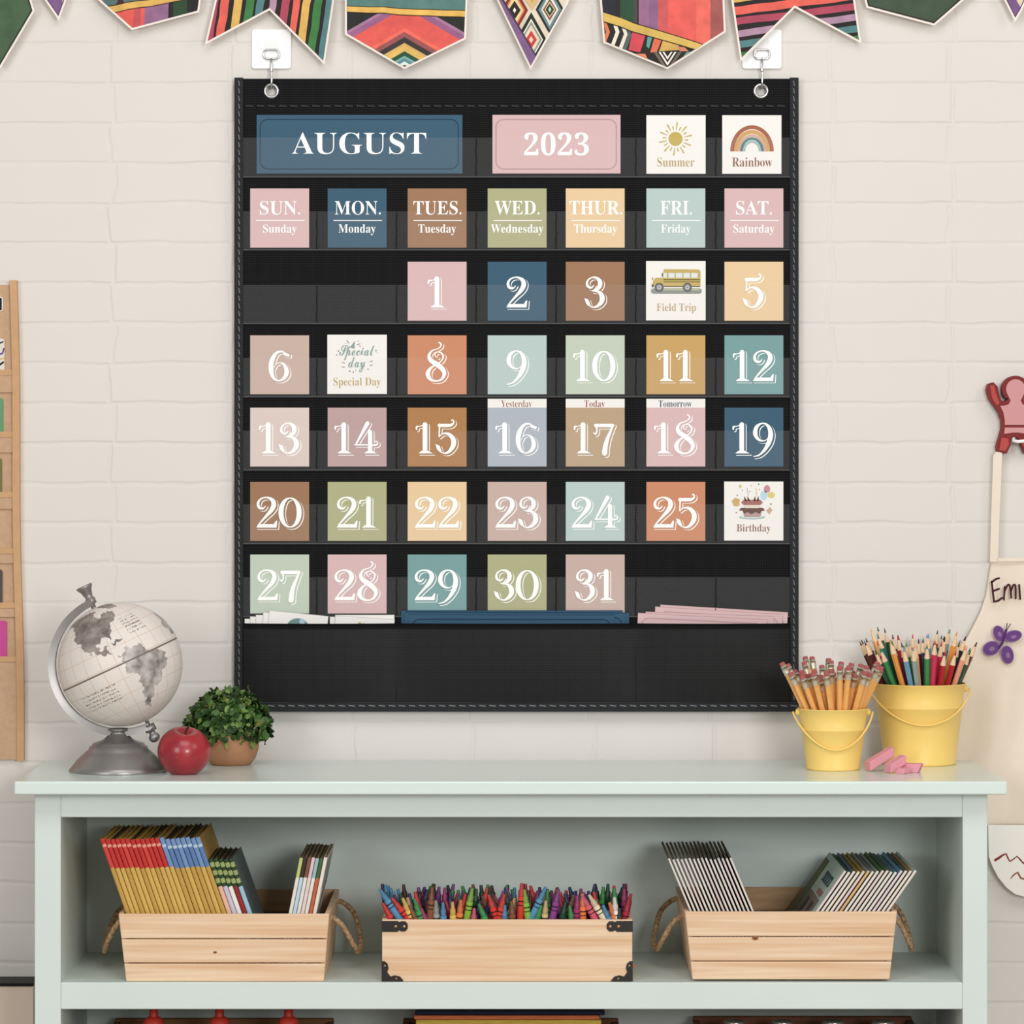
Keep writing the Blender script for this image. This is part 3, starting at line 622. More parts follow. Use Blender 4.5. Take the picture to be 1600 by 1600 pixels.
p = Pen('triangular pennant with nested diamonds and a purple edge hanging between the two hooks', [(757, -40), (829, 109), (887, 6), (905, -40)])
p.fill(BIG, (222, 206, 184))
def rh(cx, cy, a, h): return [(cx, cy - h), (cx + a, cy), (cx, cy + h), (cx - a, cy)]
for cx, cy, L in ((830, 62, ((24, 43, (34, 42, 32)), (18.5, 33, (228, 224, 210)), (16.5, 29, (132, 146, 132)), (13.5, 23.5, (226, 204, 184)), (9, 14.5, (190, 66, 54)), (3.5, 5.5, (234, 200, 180)))), (859, 15, ((22, 39, (34, 40, 38)), (18, 32, (104, 136, 138)), (13.5, 25, (226, 220, 206)), (10.5, 17, (120, 58, 50)), (8.5, 13, (214, 186, 150)), (6.5, 10, (40, 64, 40)), (2.5, 4.5, (178, 220, 190)))), (804, 16, ((21, 37, (134, 48, 38)), (16, 29, (214, 132, 88)), (13.5, 24, (230, 206, 150)), (9.5, 15, (44, 36, 30)), (2.5, 4.5, (240, 238, 232)))), (831, -22, ((24, 38, (206, 178, 130)), (16, 28, (206, 160, 84))))):
    for a, h, c in L: p.fill(rh(cx, cy, a, h), c)
p.fill([(740, -60), (760, -60), (776, -20), (843, 95), (843, 130), (820, 130)], (72, 48, 72)); p.fill([(752, -50), (772, -20), (842, 97), (828, 103)], (122, 92, 132)); p.done()
p = Pen('pennant with coral and lilac columns above a slanting yellow band and zigzags', [(934, -40), (943, 67), (1043, 108), (1134, 50), (1130, -40)])
p.fill(BIG, (44, 36, 36))
for xa, xb, c in ((938, 962, (42, 44, 52)), (969, 990, (42, 76, 54)), (990, 996, (70, 70, 64)), (998, 1014, (154, 108, 140)), (1014, 1028, (140, 98, 132)), (1028, 1044, (202, 90, 90)), (1044, 1088, (224, 96, 88)), (1088, 1110, (230, 108, 94)), (1110, 1131, (160, 88, 84))): p.fill([(xa, -60), (xb, -60), (xb, 130), (xa, 130)], c)
p.fill([(930, 22), (1140, 92), (1140, 150), (930, 150)], (40, 36, 34))
for i, (x0, y0, c) in enumerate(((946, 50, (214, 120, 80)), (953, 52, (44, 38, 36)), (961, 50, (230, 222, 206)), (968, 51, (44, 40, 40)), (974, 53, (230, 222, 206)), (980, 55, (84, 100, 100)))):
    p.fill([(x0 - 8, y0 - 26), (x0 - 2, y0 - 26), (x0 + 7, y0), (x0 - 2, y0 + 24), (x0 - 8, y0 + 24), (x0 + 1, y0)], c)
for pts, c in (([(988, 50), (1009, 54), (1000, 82), (982, 78)], (206, 74, 84)), ([(1012, 56), (1020, 56), (1014, 76), (1010, 72)], (96, 150, 144)), ([(1022, 60), (1034, 62), (1026, 82), (1016, 82)], (222, 112, 82)), ([(990, 84), (1008, 84), (1012, 92)], (222, 130, 96)), ([(1036, 62), (1056, 66), (1066, 78), (1030, 80)], (214, 172, 96)), ([(1058, 72), (1070, 74), (1076, 80), (1062, 80)], (206, 130, 100)), ([(1072, 82), (1080, 80), (1066, 98), (1062, 96)], (110, 150, 140)), ([(1076, 90), (1086, 82), (1090, 84), (1078, 94)], (222, 140, 100))): p.fill(pts, c)
for w_, c in ((22, (110, 100, 88)), (17, (44, 40, 38)), (14, (236, 230, 218)), (11, (44, 40, 38)), (8, (236, 230, 218)), (5, (40, 36, 34))): p.fill([(1043 - w_, 81), (1043 + w_, 81), (1043, 81 + w_ * 1.55)], c)
p.stripe((930, 23), (1110, 80), 13, 10, (210, 176, 92), 1, 8, (48, 36, 30)); p.done()
p = swallow('swallowtail pennant with nearly level wavy stripes in coral, crimson, lilac and teal', [(1137, -40), (1157, 96), (1242, 12), (1346, 68), (1330, -40)], [[(1137, -40), (1157, 96), (1242, 12), (1242, -40)], [(1242, -40), (1242, 12), (1346, 68), (1330, -40)]], [[3, 3, 0, 3], [0, 3, 3, 3]])
p.fill(BIG, BLK)
for i, (yl, yr, wd, c) in enumerate(((-2, -26, 12, (214, 176, 88)), (18, -8, 13, CO), (35, 9, 11, MG), (54, 26, 10.5, LI), (72, 44, 11, TL), (89, 60, 11, GRN))): p.stripe((1135, yl + 1), (1350, yr - 1), wd, wd, c, .9, 20 + i)
p.done()
p = Pen('dark green plain pennant right of the level-striped swallowtail', [(1341, -40), (1354, 12), (1460, 40), (1552, -40)]); p.fill(BIG, (46, 50, 38)); p.inn = [inset(p.inn[0], 2.5)]; p.fill(BIG, (66, 82, 64)); p.done()
p = Pen('small purple pointed pennant in the upper right corner of the photo', [(1549, -40), (1586, 34), (1597, 16), (1622, -40)]); p.fill(BIG, (84, 58, 92)); p.inn = [inset(p.inn[0], 1.5)]; p.fill(BIG, (122, 90, 136)); p.fill([(1582, -45), (1589, 2), (1600, 20), (1640, -45)], (226, 202, 172)); p.done()

# ------------------------------------------------------------------ globe
gd = .19; s = scl(gd); gc = P(188, 1038, gd); GR = 97 * s; tilt = math.radians(25)
globe = thing('desk_globe', 'antique white desk globe in a pewter arc stand on the bookcase top', 'globe', (gc.x, -gd, zt))
NA = [(-168, 66), (-140, 70), (-95, 72), (-82, 68), (-93, 60), (-82, 53), (-78, 58), (-65, 60), (-56, 52), (-66, 45), (-75, 38), (-81, 26), (-84, 30), (-97, 26), (-96, 19), (-88, 21), (-87, 15), (-83, 9), (-78, 8), (-85, 11), (-95, 16), (-105, 20), (-110, 25), (-115, 31), (-122, 38), (-125, 48), (-135, 58), (-152, 59), (-165, 60)]
SA = [(-78, 8), (-72, 12), (-60, 9), (-50, 1), (-35, -6), (-39, -17), (-48, -27), (-58, -36), (-65, -45), (-69, -54), (-74, -50), (-72, -30), (-71, -18), (-81, -5), (-79, 2)]
GL = [(-55, 62), (-45, 60), (-25, 70), (-20, 80), (-60, 82), (-70, 77)]
AF = [(-17, 15), (-8, 32), (10, 36), (30, 31), (42, 12), (50, 10), (40, -10), (33, -26), (20, -34), (12, -15), (9, 4), (-8, 5)]
CU = [(-85, 22), (-78, 23), (-72, 19), (-76, 19)]
def inside(x, y, pg):
    r = False
    for i in range(len(pg)):
        a, e = pg[i], pg[i - 1]
        if (a[1] > y) != (e[1] > y) and x < (e[0] - a[0]) * (y - a[1]) / (e[1] - a[1]) + a[0]: r = not r
    return r
SEA = mat('globe_sea', (226, 216, 208), 0.45, 0.3, noise=0.04, nscale=30); LAND = mat('globe_land', (164, 153, 146), 0.5, 0.3, nscale=75, rgb2=(100, 91, 86)); SLAND = mat('globe_south_land', (202, 193, 187), 0.5, 0.3, nscale=80, rgb2=(116, 108, 104))
LINE = mat('globe_grid', (214, 194, 180), 0.5, 0.3); EQ = mat('globe_equator', (116, 102, 96), 0.5, 0.3); INK = mat('globe_ink', (128, 118, 112), 0.5, 0.3)
NU, NV = 432, 240; vs = []; b = MB(); R = Matrix.Rotation(-tilt, 3, 'Y')
for j in range(NV + 1):
    la = pi * (j / NV - .5)
    for i in range(NU):
        lo = 2 * pi * i / NU; vs.append(gc + R @ Vector((GR * cos(la) * sin(lo), -GR * cos(la) * cos(lo), GR * sin(la))))
fs = {k: [] for k in range(6)}; rj = random.Random(3)
for j in range(NV):
    la = 180 * ((j + .5) / NV - .5)
    for i in range(NU):
        lo = 360 * (i + .5) / NU - 90; lo = (lo + 180) % 360 - 180
        jx, jy = lo + 1.4 * sin(la * .5) + .9 * sin(la * 1.1), la + 1.2 * sin(lo * .45) + .9 * sin(lo * 1.0)
        k = 0
        if inside(jx, jy, NA) or inside(jx, jy, GL) or inside(jx, jy, CU): k = 1
        elif inside(jx, jy, SA) or inside(jx, jy, AF): k = 2
        if abs(la) < .6: k = 4
        elif k == 0 and (j % 20 == 2 or i % 18 == 5): k = 3
        if k == 0 and -138 < lo < -95 and (-30 < la < -12) and j % 5 < 2 and rj.random() < .45: k = 5
        if k == 0 and -62 < lo < -40 and 22 < la < 42 and j % 5 < 2 and rj.random() < .5: k = 5
        fs[k].append((j * NU + i, j * NU + (i + 1) % NU, (j + 1) * NU + (i + 1) % NU, (j + 1) * NU + i))
o0 = len(b.v); b.v += vs
for k, m in enumerate((SEA, LAND, SLAND, LINE, EQ, INK)):
    q = b.slot(m)
    for f in fs[k]: b.f.append(list(f)); b.mi.append(q); b.sm.append(True)
b.build('ball', globe)
PEW = mat('pewter', (150, 147, 145), 0.38, 0.5, 0.75, noise=.08, nscale=25)
b = MB(); vs = []; K = 60
for i in range(K + 1):
    a = math.radians(114 + (296 - 114) * i / K)
    for rr, dy in ((101, -.0055), (112, -.0075), (112, .0075), (101, .0055)): vs.append(gc + Vector((rr * s * cos(a), dy, rr * s * sin(a))))
b.add(vs, [(4 * i + q, 4 * i + (q + 1) % 4, 4 * i + 4 + (q + 1) % 4, 4 * i + 4 + q) for i in range(K) for q in range(4)] + [(0, 1, 2, 3), (4 * K, 4 * K + 3, 4 * K + 2, 4 * K + 1)], PEW); b.build('meridian_arc', globe)
ax = Vector((-sin(tilt), 0, cos(tilt)))
b = MB(); b.lathe([(4 * s, 96 * s), (4 * s, 103 * s), (8 * s, 104 * s), (8 * s, 113 * s), (6 * s, 114 * s), (7 * s, 119 * s), (9 * s, 126 * s), (13 * s, 132 * s), (13 * s, 135 * s), (1e-6, 135 * s)], gc, PEW, 20, axis=ax); b.build('finial', globe)
b = MB(); b.lathe([(3 * s, 96 * s), (3 * s, 104 * s), (9 * s, 104 * s), (9 * s, 115 * s), (5 * s, 116 * s), (5 * s, 119 * s), (8 * s, 122 * s), (9 * s, 127 * s), (6 * s, 132 * s), (1e-6, 134 * s)], gc, PEW, 20, axis=-ax); b.build('finial', globe)
zb = lambda y: EYE - (y - HZ) * s
yb0 = HZ + 465 * PX / s
prof = [(76, yb0), (77, yb0 - 3), (72, 1196), (64, 1186), (53, 1176), (47, 1171), (45, 1166), (42, 1165), (40, 1161), (32, 1158.5), (25, 1156), (20, 1152), (15, 1147), (13, 1143), (17, 1141), (17, 1138), (8, 1137.5)]
b = MB(); b.lathe([(r * s, zb(y) - zt) for r, y in prof], (gc.x - 3 * s, -gd, zt), PEW, 48); b.build('base', globe)

# ------------------------------------------------------------------ apple, potted plant
ad = .222; s = scl(ad); ac = P(285, 1173, ad)
apple = thing('apple', 'shiny red apple between the globe and the potted plant', 'apple', (ac.x, -ad, zt))
RED = mat('apple_skin', (170, 36, 46), 0.34, 0.5, nscale=38, stretch=(1, 1, .35), rgb2=(132, 24, 36), coat=0.25)
ra = 41.5 * s; prof = []
for k in range(25):
    a = -pi / 2 + pi * k / 24
    r = ra * cos(a) * (1 + .03 * sin(a)); z = ra * .95 * sin(a)
    if a > .9: z -= ra * .36 * ((a - .9) / (pi / 2 - .9)) ** 2.2
    if a < -1.1: z += ra * .16 * ((-a - 1.1) / (pi / 2 - 1.1)) ** 2
    prof.append((max(r, 1e-6), z))
zmin = min(z for r, z in prof); AX = Vector((.10, -.30, 1)).normalized()
b = MB(); b.lathe([(r, z - zmin) for r, z in prof], (ac.x, -ad, zt), RED, 40, axis=AX); b.build('flesh', apple)
b = MB(); top = Vector((ac.x, -ad, zt)) + AX * (prof[-1][1] - zmin); b.tube([top - AX * .002, top + AX * .006, top + AX * .0135 + Vector((.003, 0, 0))], [.0012, .001, .0016], mat('stem_brown', (70, 44, 34), .7, .2), 8); b.build('stem', apple)

pd = .095; s = scl(pd); px0 = X(361, pd)
plant = thing('potted_plant', 'small leafy green plant in a terracotta pot behind the apple', 'potted plant', (px0, -pd, zt))
yb0 = HZ + 465 * PX / s
TC = mat('terracotta', (176, 128, 94), 0.6, 0.2, noise=.06, nscale=40)
b = MB(); b.lathe([(28 * s, 0), (31 * s, .001), (38 * s, 10 * s), (43 * s, 24 * s), (44.5 * s, 42 * s), (44 * s, 48 * s), (40 * s, 48 * s), (39 * s, 40 * s), (1e-6, 38 * s)], (px0, -pd, zt), TC, 40); b.build('pot', plant)
LG = [mat('leaf_dark', (36, 62, 26), .5, .3), mat('leaf_mid', (66, 98, 42), .45, .35), mat('leaf_light', (112, 140, 70), .45, .35), mat('leaf_yellow', (142, 140, 74), .5, .3)]
b = MB(); rl = random.Random(11); fc = P(357, 1128, pd)
b.lathe([(1e-6, -.02), (.03, -.012), (.038, .005), (.03, .02), (1e-6, .028)], fc, LG[0], 16)
for k in range(1250):
    a = rl.uniform(0, 2 * pi); u = rl.uniform(-.62, 1); q = math.sqrt(1 - u * u); rr = rl.uniform(.78, 1.03) * (1 + .06 * sin(5 * a + 3 * u))
    wid = 67 if u < .1 else 58
    nrm = Vector((q * cos(a), q * sin(a), u)); c = fc + Vector((nrm.x * wid * s * rr, nrm.y * .046 * rr, nrm.z * 48 * s * rr + (rl.uniform(-.004, .004))))
    t1 = nrm.orthogonal().normalized(); t1 = Matrix.Rotation(rl.uniform(0, 2 * pi), 3, nrm) @ t1
    t1 = (t1 + nrm * rl.uniform(-.2, .9)).normalized(); t2 = nrm.cross(t1).normalized(); n2 = t1.cross(t2)
    L = rl.uniform(.006, .0115); W = L * rl.uniform(.35, .55); cu = rl.uniform(-.35, .6)
    row = []
    for i in range(4):
        tt = i / 3; ww = W * (sin(pi * (.12 + .8 * tt)) ** .8)
        base = c + t1 * L * (tt - .3) + n2 * (cu * L * tt * tt)
        row += [base - t2 * ww + n2 * (.25 * W * (1 if i % 2 else -1) + .2 * W), base, base + t2 * ww + n2 * (.25 * W * (-1 if i % 2 else 1) + .2 * W)]
    g = rl.random(); m = LG[0] if g < .34 else LG[1] if g < .76 else LG[2] if g < .95 else LG[3]
    b.add(row, [(3 * i + j, 3 * i + j + 1, 3 * i + j + 4, 3 * i + j + 3) for i in range(3) for j in range(2)], m, True)
b.build('foliage', plant)

# ------------------------------------------------------------------ pails
YEL = mat('yellow_enamel', (244, 208, 118), 0.4, 0.35)
def pail(label, cx, dd, ytop, rt, rb, beads, hdrop):
    s = scl(dd); x0 = X(cx, dd); h = EYE - (ytop - HZ) * s - zt; rt *= s; rb *= s
    t = thing('pail', label, 'pail', (x0, -dd, zt), 'yellow metal pails')
    r = lambda z: rb + (rt - rb) * z / h
    prof = [(rb - .001, 0), (rb + .0006, .0012), (rb + .0006, .003), (rb, .0042)]
    for z in beads:
        z *= h; prof += [(r(z - .0022), z - .0022), (r(z) + .0014, z - .0006), (r(z) + .0014, z + .0006), (r(z + .0022), z + .0022)]
    prof += [(rt, h - .002), (rt + .0014, h - .001), (rt + .0014, h), (rt - .0006, h), (r(h * .6) - .001, h * .6), (rb - .002, .003), (1e-6, .003)]
    b = MB(); b.lathe(prof, (x0, -dd, zt), YEL, 56); b.build('bucket', t)
    pts = []; ze = h * .93
    for k in range(33):
        a = pi * k / 32; z = ze - hdrop * h * sin(a) ** 1.1
        rr = r(z) + .0026 + .005 * (1 - sin(a)) * (1 if a < pi / 2 else .9)
        pts.append(Vector((x0 - rr * cos(a), -dd - rr * sin(a), zt + z)))
    b = MB(); b.tube(pts, .0013, YEL, 8); b.build('handle', t)
    for sg in (-1, 1):
        b = MB(); b.lathe([(.0042, -.001), (.0042, .0035), (.002, .0045)], (x0 + sg * r(ze), -dd, zt + ze), YEL, 14, axis=(sg, 0, 0)); b.build('ear', t)
    return x0, h, rt, rb
SP = pail('smaller yellow metal pail holding plain yellow pencils', 1301.5, .162, 1106, 54, 41.5, (.66,), .58)
BPL = pail('larger yellow metal pail holding coloured pencils', 1437, .082, 1067, 70.5, 56, (.71,), .42)

WHITEWOOD = mat('sharpened_wood', (236, 204, 168), .7, .2)
FERR = mat('ferrule', (214, 206, 186), .35, .5, .6); ERAS = mat('eraser_rubber', (172, 96, 92), .8, .1); YPEN = mat('pencil_yellow', (240, 178, 104), .45, .35, noise=.05, nscale=80)
def hexm(prof, m, n=6):
    b = MB(); b.lathe(prof, (0, 0, 0), m, n, smooth=False if n == 6 else True); return b
PARTS = {}
def pencil(kind, colname, rgb, L):
    key = (kind, colname)
    if key not in PARTS:
        q = []
        if kind == 'eraser':
            q.append(('barrel', hexm([(.0036, -1), (.0036, 0)], YPEN)))
            b = MB(); b.lathe([(.0037, -.017), (.0039, -.0165), (.0036, -.014), (.0039, -.012), (.0036, -.004), (.0039, -.008), (.0036, -.0065)], (0, 0, 0), FERR, 14); q.append(('ferrule', b))
            b = MB(); b.lathe([(.0035, -.0065), (.0035, -.001), (.003, 0)], (0, 0, 0), ERAS, 14); q.append(('eraser', b))
        else:
            m = mat('pencil_' + colname, rgb, .4, .35)
            q.append(('barrel', hexm([(.0036, -1), (.0036, 0)], m)))
            b = MB(); b.lathe([(.0036, -.019), (.0013, -.006)], (0, 0, 0), WHITEWOOD, 12); q.append(('wood_tip', b))
            b = MB(); b.lathe([(.0013, -.006), (.0004, 0)], (0, 0, 0), m, 10); q.append(('lead', b))
        PARTS[key] = [(n, bb.build(n)) for n, bb in q]
        for n, o in PARTS[key]: COL.objects.unlink(o)
    return PARTS[key]
def stand_pencil(kind, cn, rgb, base, tip, label, group):
    t = thing('pencil', label, 'pencil', tip, group)
    t.rotation_euler = (Vector(tip) - Vector(base)).to_track_quat('Z', 'Y').to_euler()
    for n, o in pencil(kind, cn, rgb, 0):
        c = o.copy(); c.name = n; COL.objects.link(c); c.parent = t
        if n == 'barrel':
            z0 = .017 if kind == 'eraser' else .019; c.location = (0, 0, -z0); c.scale = (1, 1, (Vector(tip) - Vector(base)).length - z0 - .002)
    return t
def fan(pl, dd, rings, ext, rk):
    x0, h, rt, rb = pl; out = []
    for rad, n, e0, e1 in rings:
        for k in range(n):
            a = 2 * pi * (k + rk.uniform(-.25, .25)) / n + rad * 9; r = rad * rt * rk.uniform(.95, 1.0)
            rim = Vector((x0 + r * cos(a), -dd + r * sin(a), zt + h)); base = Vector((x0 + .22 * r * cos(a + 1.0), -dd + .22 * r * sin(a + 1.0), zt + .006))
            dr = (rim - base).normalized(); tip = rim + dr * rk.uniform(e0, e1)
            if k % 2: base = base.lerp(rim, .5)
            out.append((base, tip))
    return out
rk = random.Random(5)
fl = fan(SP, .162, ((.88, 22, .047, .068), (.62, 14, .043, .06), (.34, 8, .036, .052)), 1, rk)
fl.sort(key=lambda q: q[1].x)
for i, (ba, ti) in enumerate(fl):
    stand_pencil('eraser', 'yellow', None, ba, ti, 'yellow pencil with a rubber end in the smaller pail, %s from the left' % nth(i + 1), 'yellow pencils in the smaller pail')
CP = [('maroon', (84, 26, 34)), ('red', (178, 38, 48)), ('orange', (232, 152, 72)), ('teal', (40, 118, 116)), ('yellow', (232, 206, 92)), ('black', (30, 28, 30)), ('light blue', (110, 158, 184)), ('crimson', (202, 52, 82)), ('dark green', (34, 84, 54)), ('salmon', (232, 156, 126)), ('navy', (50, 56, 92)), ('brown', (96, 56, 42)), ('grey', (150, 160, 156)), ('green', (60, 136, 74))]
fl = fan(BPL, .082, ((.90, 30, .046, .066), (.68, 20, .055, .074), (.42, 13, .05, .07)), 1, random.Random(9))
fl.sort(key=lambda q: q[1].x); cnt = {}; rq = random.Random(21); last = None
for i, (ba, ti) in enumerate(fl):
    cn, rgb = rq.choice([c for c in CP if c[0] != last]); last = cn
    if i < 4: cn, rgb = CP[0] if i % 2 == 0 else CP[11]
    cnt[cn] = cnt.get(cn, 0) + 1
    stand_pencil('lead', cn, rgb, ba, ti, '%s coloured pencil in the larger pail, %s %s one from the left' % (cn, nth(cnt[cn]), cn), 'coloured pencils in the larger pail')

# erasers
ERP = mat('pink_eraser', (222, 150, 162), .7, .2, noise=.05, nscale=60)
def eraser(label, px, py, dd, L, W, H, rz, ry=0, lift=0):
    t = thing('eraser', label, 'eraser', (X(px, dd), -dd, zt + lift), 'pink erasers'); b = MB()
    k = .45 * H
    pts = [(-L / 2, 0), (L / 2 - k, 0), (L / 2, H), (-L / 2 + k, H)]
    vs = [(x, -W / 2, z) for x, z in pts] + [(x, W / 2, z) for x, z in pts]
    b.add([Vector(v) + t.location for v in vs], [(0, 1, 2, 3), (7, 6, 5, 4), (0, 4, 5, 1), (1, 5, 6, 2), (2, 6, 7, 3), (3, 7, 4, 0)], ERP); b.build('rubber_block', t, .0012)
    t.rotation_euler = (0, ry, rz); return t
eraser('pink wedge eraser lying at the back, leaning on the other erasers', 1377, 0, .185, .042, .016, .0105, .35, -.48, .0105)
eraser('pink wedge eraser leaning in the middle of the eraser pile', 1401, 0, .212, .03, .015, .010, .5, -.42, .0065)
eraser('pink eraser lying flat on the bookcase at the right end of the pile', 1423, 0, .205, .03, .017, .011, -.3)
eraser('small dark pink eraser tucked between the other erasers in front', 1411, 0, .222, .018, .012, .007, .9)

# ------------------------------------------------------------------ crates
def quad_slab(b, p, th, m):      # p: 4 corners (outer face), thickness vector
    b.add(list(p) + [q + th for q in p], [(0, 1, 2, 3), (7, 6, 5, 4), (0, 4, 5, 1), (1, 5, 6, 2), (2, 6, 7, 3), (3, 7, 4, 0)], m)
def crate(label, xt0, xt1, xb0, xb1, yt, yb, df, db, fl_y, m=WOOD, mi_=None, handles=True, slats=3, group='wooden crates', knot=None):
    mi_ = mi_ or WOOD_IN; Zt, Zb = Z(yt, df), Z(yb, df); A, B_, C_, E_ = X(xt0, df), X(xt1, df), X(xb0, df), X(xb1, df)
    t = thing('wooden_crate', label, 'crate', ((A + B_) / 2, -(df + db) / 2, Zb), group)
    th = .0055
    xa = lambda z: C_ + (A - C_) * (z - Zb) / (Zt - Zb)
    xb = lambda z: E_ + (B_ - E_) * (z - Zb) / (Zt - Zb)
    hs = [0, .27, .63, 1.0] if slats == 3 else [0, 1]
    for nm, yy, yt_ in (('front_panel', -df, -df + th), ('back_panel', -db - th, -db)):
        b = MB()
        for k in range(len(hs) - 1):
            za = Zb + (Zt - Zb) * hs[k] + (.0006 if k else 0); zb_ = Zb + (Zt - Zb) * hs[k + 1] - (.0006 if k < len(hs) - 2 else 0)
            pf = [Vector((xa(za), yy, za)), Vector((xb(za), yy, za)), Vector((xb(zb_), yy, zb_)), Vector((xa(zb_), yy, zb_))]
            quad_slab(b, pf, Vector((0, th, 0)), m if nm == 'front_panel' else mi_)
        if knot and nm == 'front_panel':
            for r_, c_ in ((1.0, (176, 120, 80)), (.55, (120, 76, 48))): b.disc(knot[0], knot[1], knot[2] * r_, df + .0002 + (.0002 if r_ < 1 else 0), pc(c_), 16, knot[2] * r_ * .6)
        b.build(nm, t, .0013)
    for sg, f in ((1, xa), (-1, xb)):
        b = MB(); y0, y1 = -df + th, -db - th
        pf = [Vector((f(Zb), y0, Zb)), Vector((f(Zb), y1, Zb)), Vector((f(Zt), y1, Zt)), Vector((f(Zt), y0, Zt))]
        quad_slab(b, pf, Vector((sg * th, 0, 0)), m); b.build('end_panel', t)
    zf = Z(fl_y, df); b = MB()
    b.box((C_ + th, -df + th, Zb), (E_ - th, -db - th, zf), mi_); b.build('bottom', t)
    if handles:
        for sg, f in ((-1, xa), (1, xb)):
            zh = Zb + (Zt - Zb) * .86; x = f(zh); pts = [(x - sg * .004, -.215, zh), (x + sg * .012, -.213, zh - .012), (x + sg * .026, -.20, zh - .038), (x + sg * .031, -.178, zh - .05), (x + sg * .033, -.15, zh - .04), (x + sg * .024, -.115, zh - .012), (x + sg * .008, -.095, zh + .001), (x - sg * .004, -.09, zh + .002)]
            b = MB(); b.tube(spline(pts, 6), .0033, ROPE, 10); b.build('rope_handle', t)
    return t, zf
FB = DF - .006
c1, z1 = crate('slatted pine crate with rope handles holding red and blue topped readers', 185, 514.5, 197, 506, 1428, 1533.5, FB, .04, 1525, knot=(336, 1488, 3.2))
c3, z3 = crate('slatted pine crate with rope handles holding thin picture books', 1070, 1402, 1082, 1390, 1424.5, 1530.5, FB, .04, 1500, knot=(1180, 1466, 5.5))
# crayon box with iron corners
cbx = thing('crayon_box', 'plain pine box with black iron corners full of crayons on the shelf', 'box', ((X(597, FB) + X(988, FB)) / 2, -.2, s1))
XA, XB, ZT, ZB = X(597, FB), X(988, FB), Z(1437, FB), s1 + .0003; BD = .135; th = .006
b = MB(); b.box((XA, -FB, ZB), (XB, -FB + th, ZT), WOOD); b.build('front_panel', cbx, .0008)
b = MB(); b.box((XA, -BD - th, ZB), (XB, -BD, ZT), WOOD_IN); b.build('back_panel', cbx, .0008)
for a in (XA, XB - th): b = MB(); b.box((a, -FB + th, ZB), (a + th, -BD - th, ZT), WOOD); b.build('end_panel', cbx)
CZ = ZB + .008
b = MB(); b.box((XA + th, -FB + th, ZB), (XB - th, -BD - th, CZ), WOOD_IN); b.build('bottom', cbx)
for sg, xe in ((1, 597), (-1, 988)):
    f = lambda u, v: (xe + sg * u, v)
    b = MB(); b.prism([f(-.8, 1439), f(24, 1439), f(27, 1441), f(30, 1439.5), f(36, 1439.5), f(40, 1444), f(40, 1451), f(36, 1455.5), f(30, 1455.5), f(27, 1453.5), f(24, 1456), f(-.8, 1456)], FB, FB + .0012, BLACKM)
    for u in (21.5, 34.5): b.lathe([(.0019, 0), (.0016, .0008), (1e-6, .0012)], P(*f(u, 1447.5), FB + .0012), BRASS, 12, axis=(0, -1, 0))
    b.build('corner_strap', cbx)
    b = MB(); b.prism([f(-.8, 1502), f(4, 1502), f(8.5, 1506), f(10, 1513), f(8, 1519), f(13, 1526), f(20, 1524), f(28, 1526), f(33, 1532), f(33, 1533.2), f(-.8, 1533.2)], FB, FB + .0012, BLACKM)
    for u, v in ((4.5, 1509), (22, 1529)): b.lathe([(.0013, 0), (.001, .0006), (1e-6, .0009)], P(*f(u, v), FB + .0012), BRASS, 10, axis=(0, -1, 0))
    b.build('corner_bracket', cbx)

# crayons
CR = {'red': (206, 58, 50), 'blue': (84, 142, 180), 'yellow': (226, 186, 92), 'brown': (134, 82, 56), 'green': (62, 148, 78), 'magenta': (160, 52, 104), 'grey': (160, 152, 146), 'orange': (228, 124, 68), 'lime': (134, 176, 66), 'pink': (214, 92, 116), 'purple': (134, 66, 136), 'tan': (214, 180, 132), 'cream': (232, 214, 180), 'white': (236, 230, 226), 'black': (40, 36, 38), 'crimson': (166, 40, 58), 'navy': (42, 46, 92), 'violet': (66, 38, 88), 'dark green': (28, 66, 44), 'maroon': (92, 30, 42), 'dark brown': (72, 44, 34)}
CRM = {}
def crayon_parts(c):
    if c not in CRM:
        rgb = CR[c]; dk = tuple(int(v * .82) for v in rgb); wax = mat('wax_' + c, dk, .4, .4); pap = mat('paper_' + c, rgb, .65, .2); bl = mat('crayon_band', (30, 26, 28), .6, .2)
        b = MB(); b.lathe([(.0016, 0), (.0019, -.0006), (.0026, -.0085), (.0036, -.0092), (.0037, -.0165)], (0, 0, 0), wax, 14); o1 = b.build('wax_tip')
        b = MB(); b.lathe([(.0039, -.0165), (.0041, -.0168), (.0041, -.021)], (0, 0, 0), pap, 14); b.lathe([(.00412, -.021), (.00412, -.0225)], (0, 0, 0), bl, 14); b.lathe([(.0041, -.0225), (.0041, -.026)], (0, 0, 0), pap, 14)
        b.lathe([(.00412, -.026), (.00412, -.0272)], (0, 0, 0), bl, 14); b.lathe([(.0041, -.0272), (.0041, -.085), (.0036, -.0855)], (0, 0, 0), pap, 14)
        o2 = b.build('paper_wrapper')
        for o in (o1, o2): COL.objects.unlink(o)
        CRM[c] = (o1, o2)
    return CRM[c]
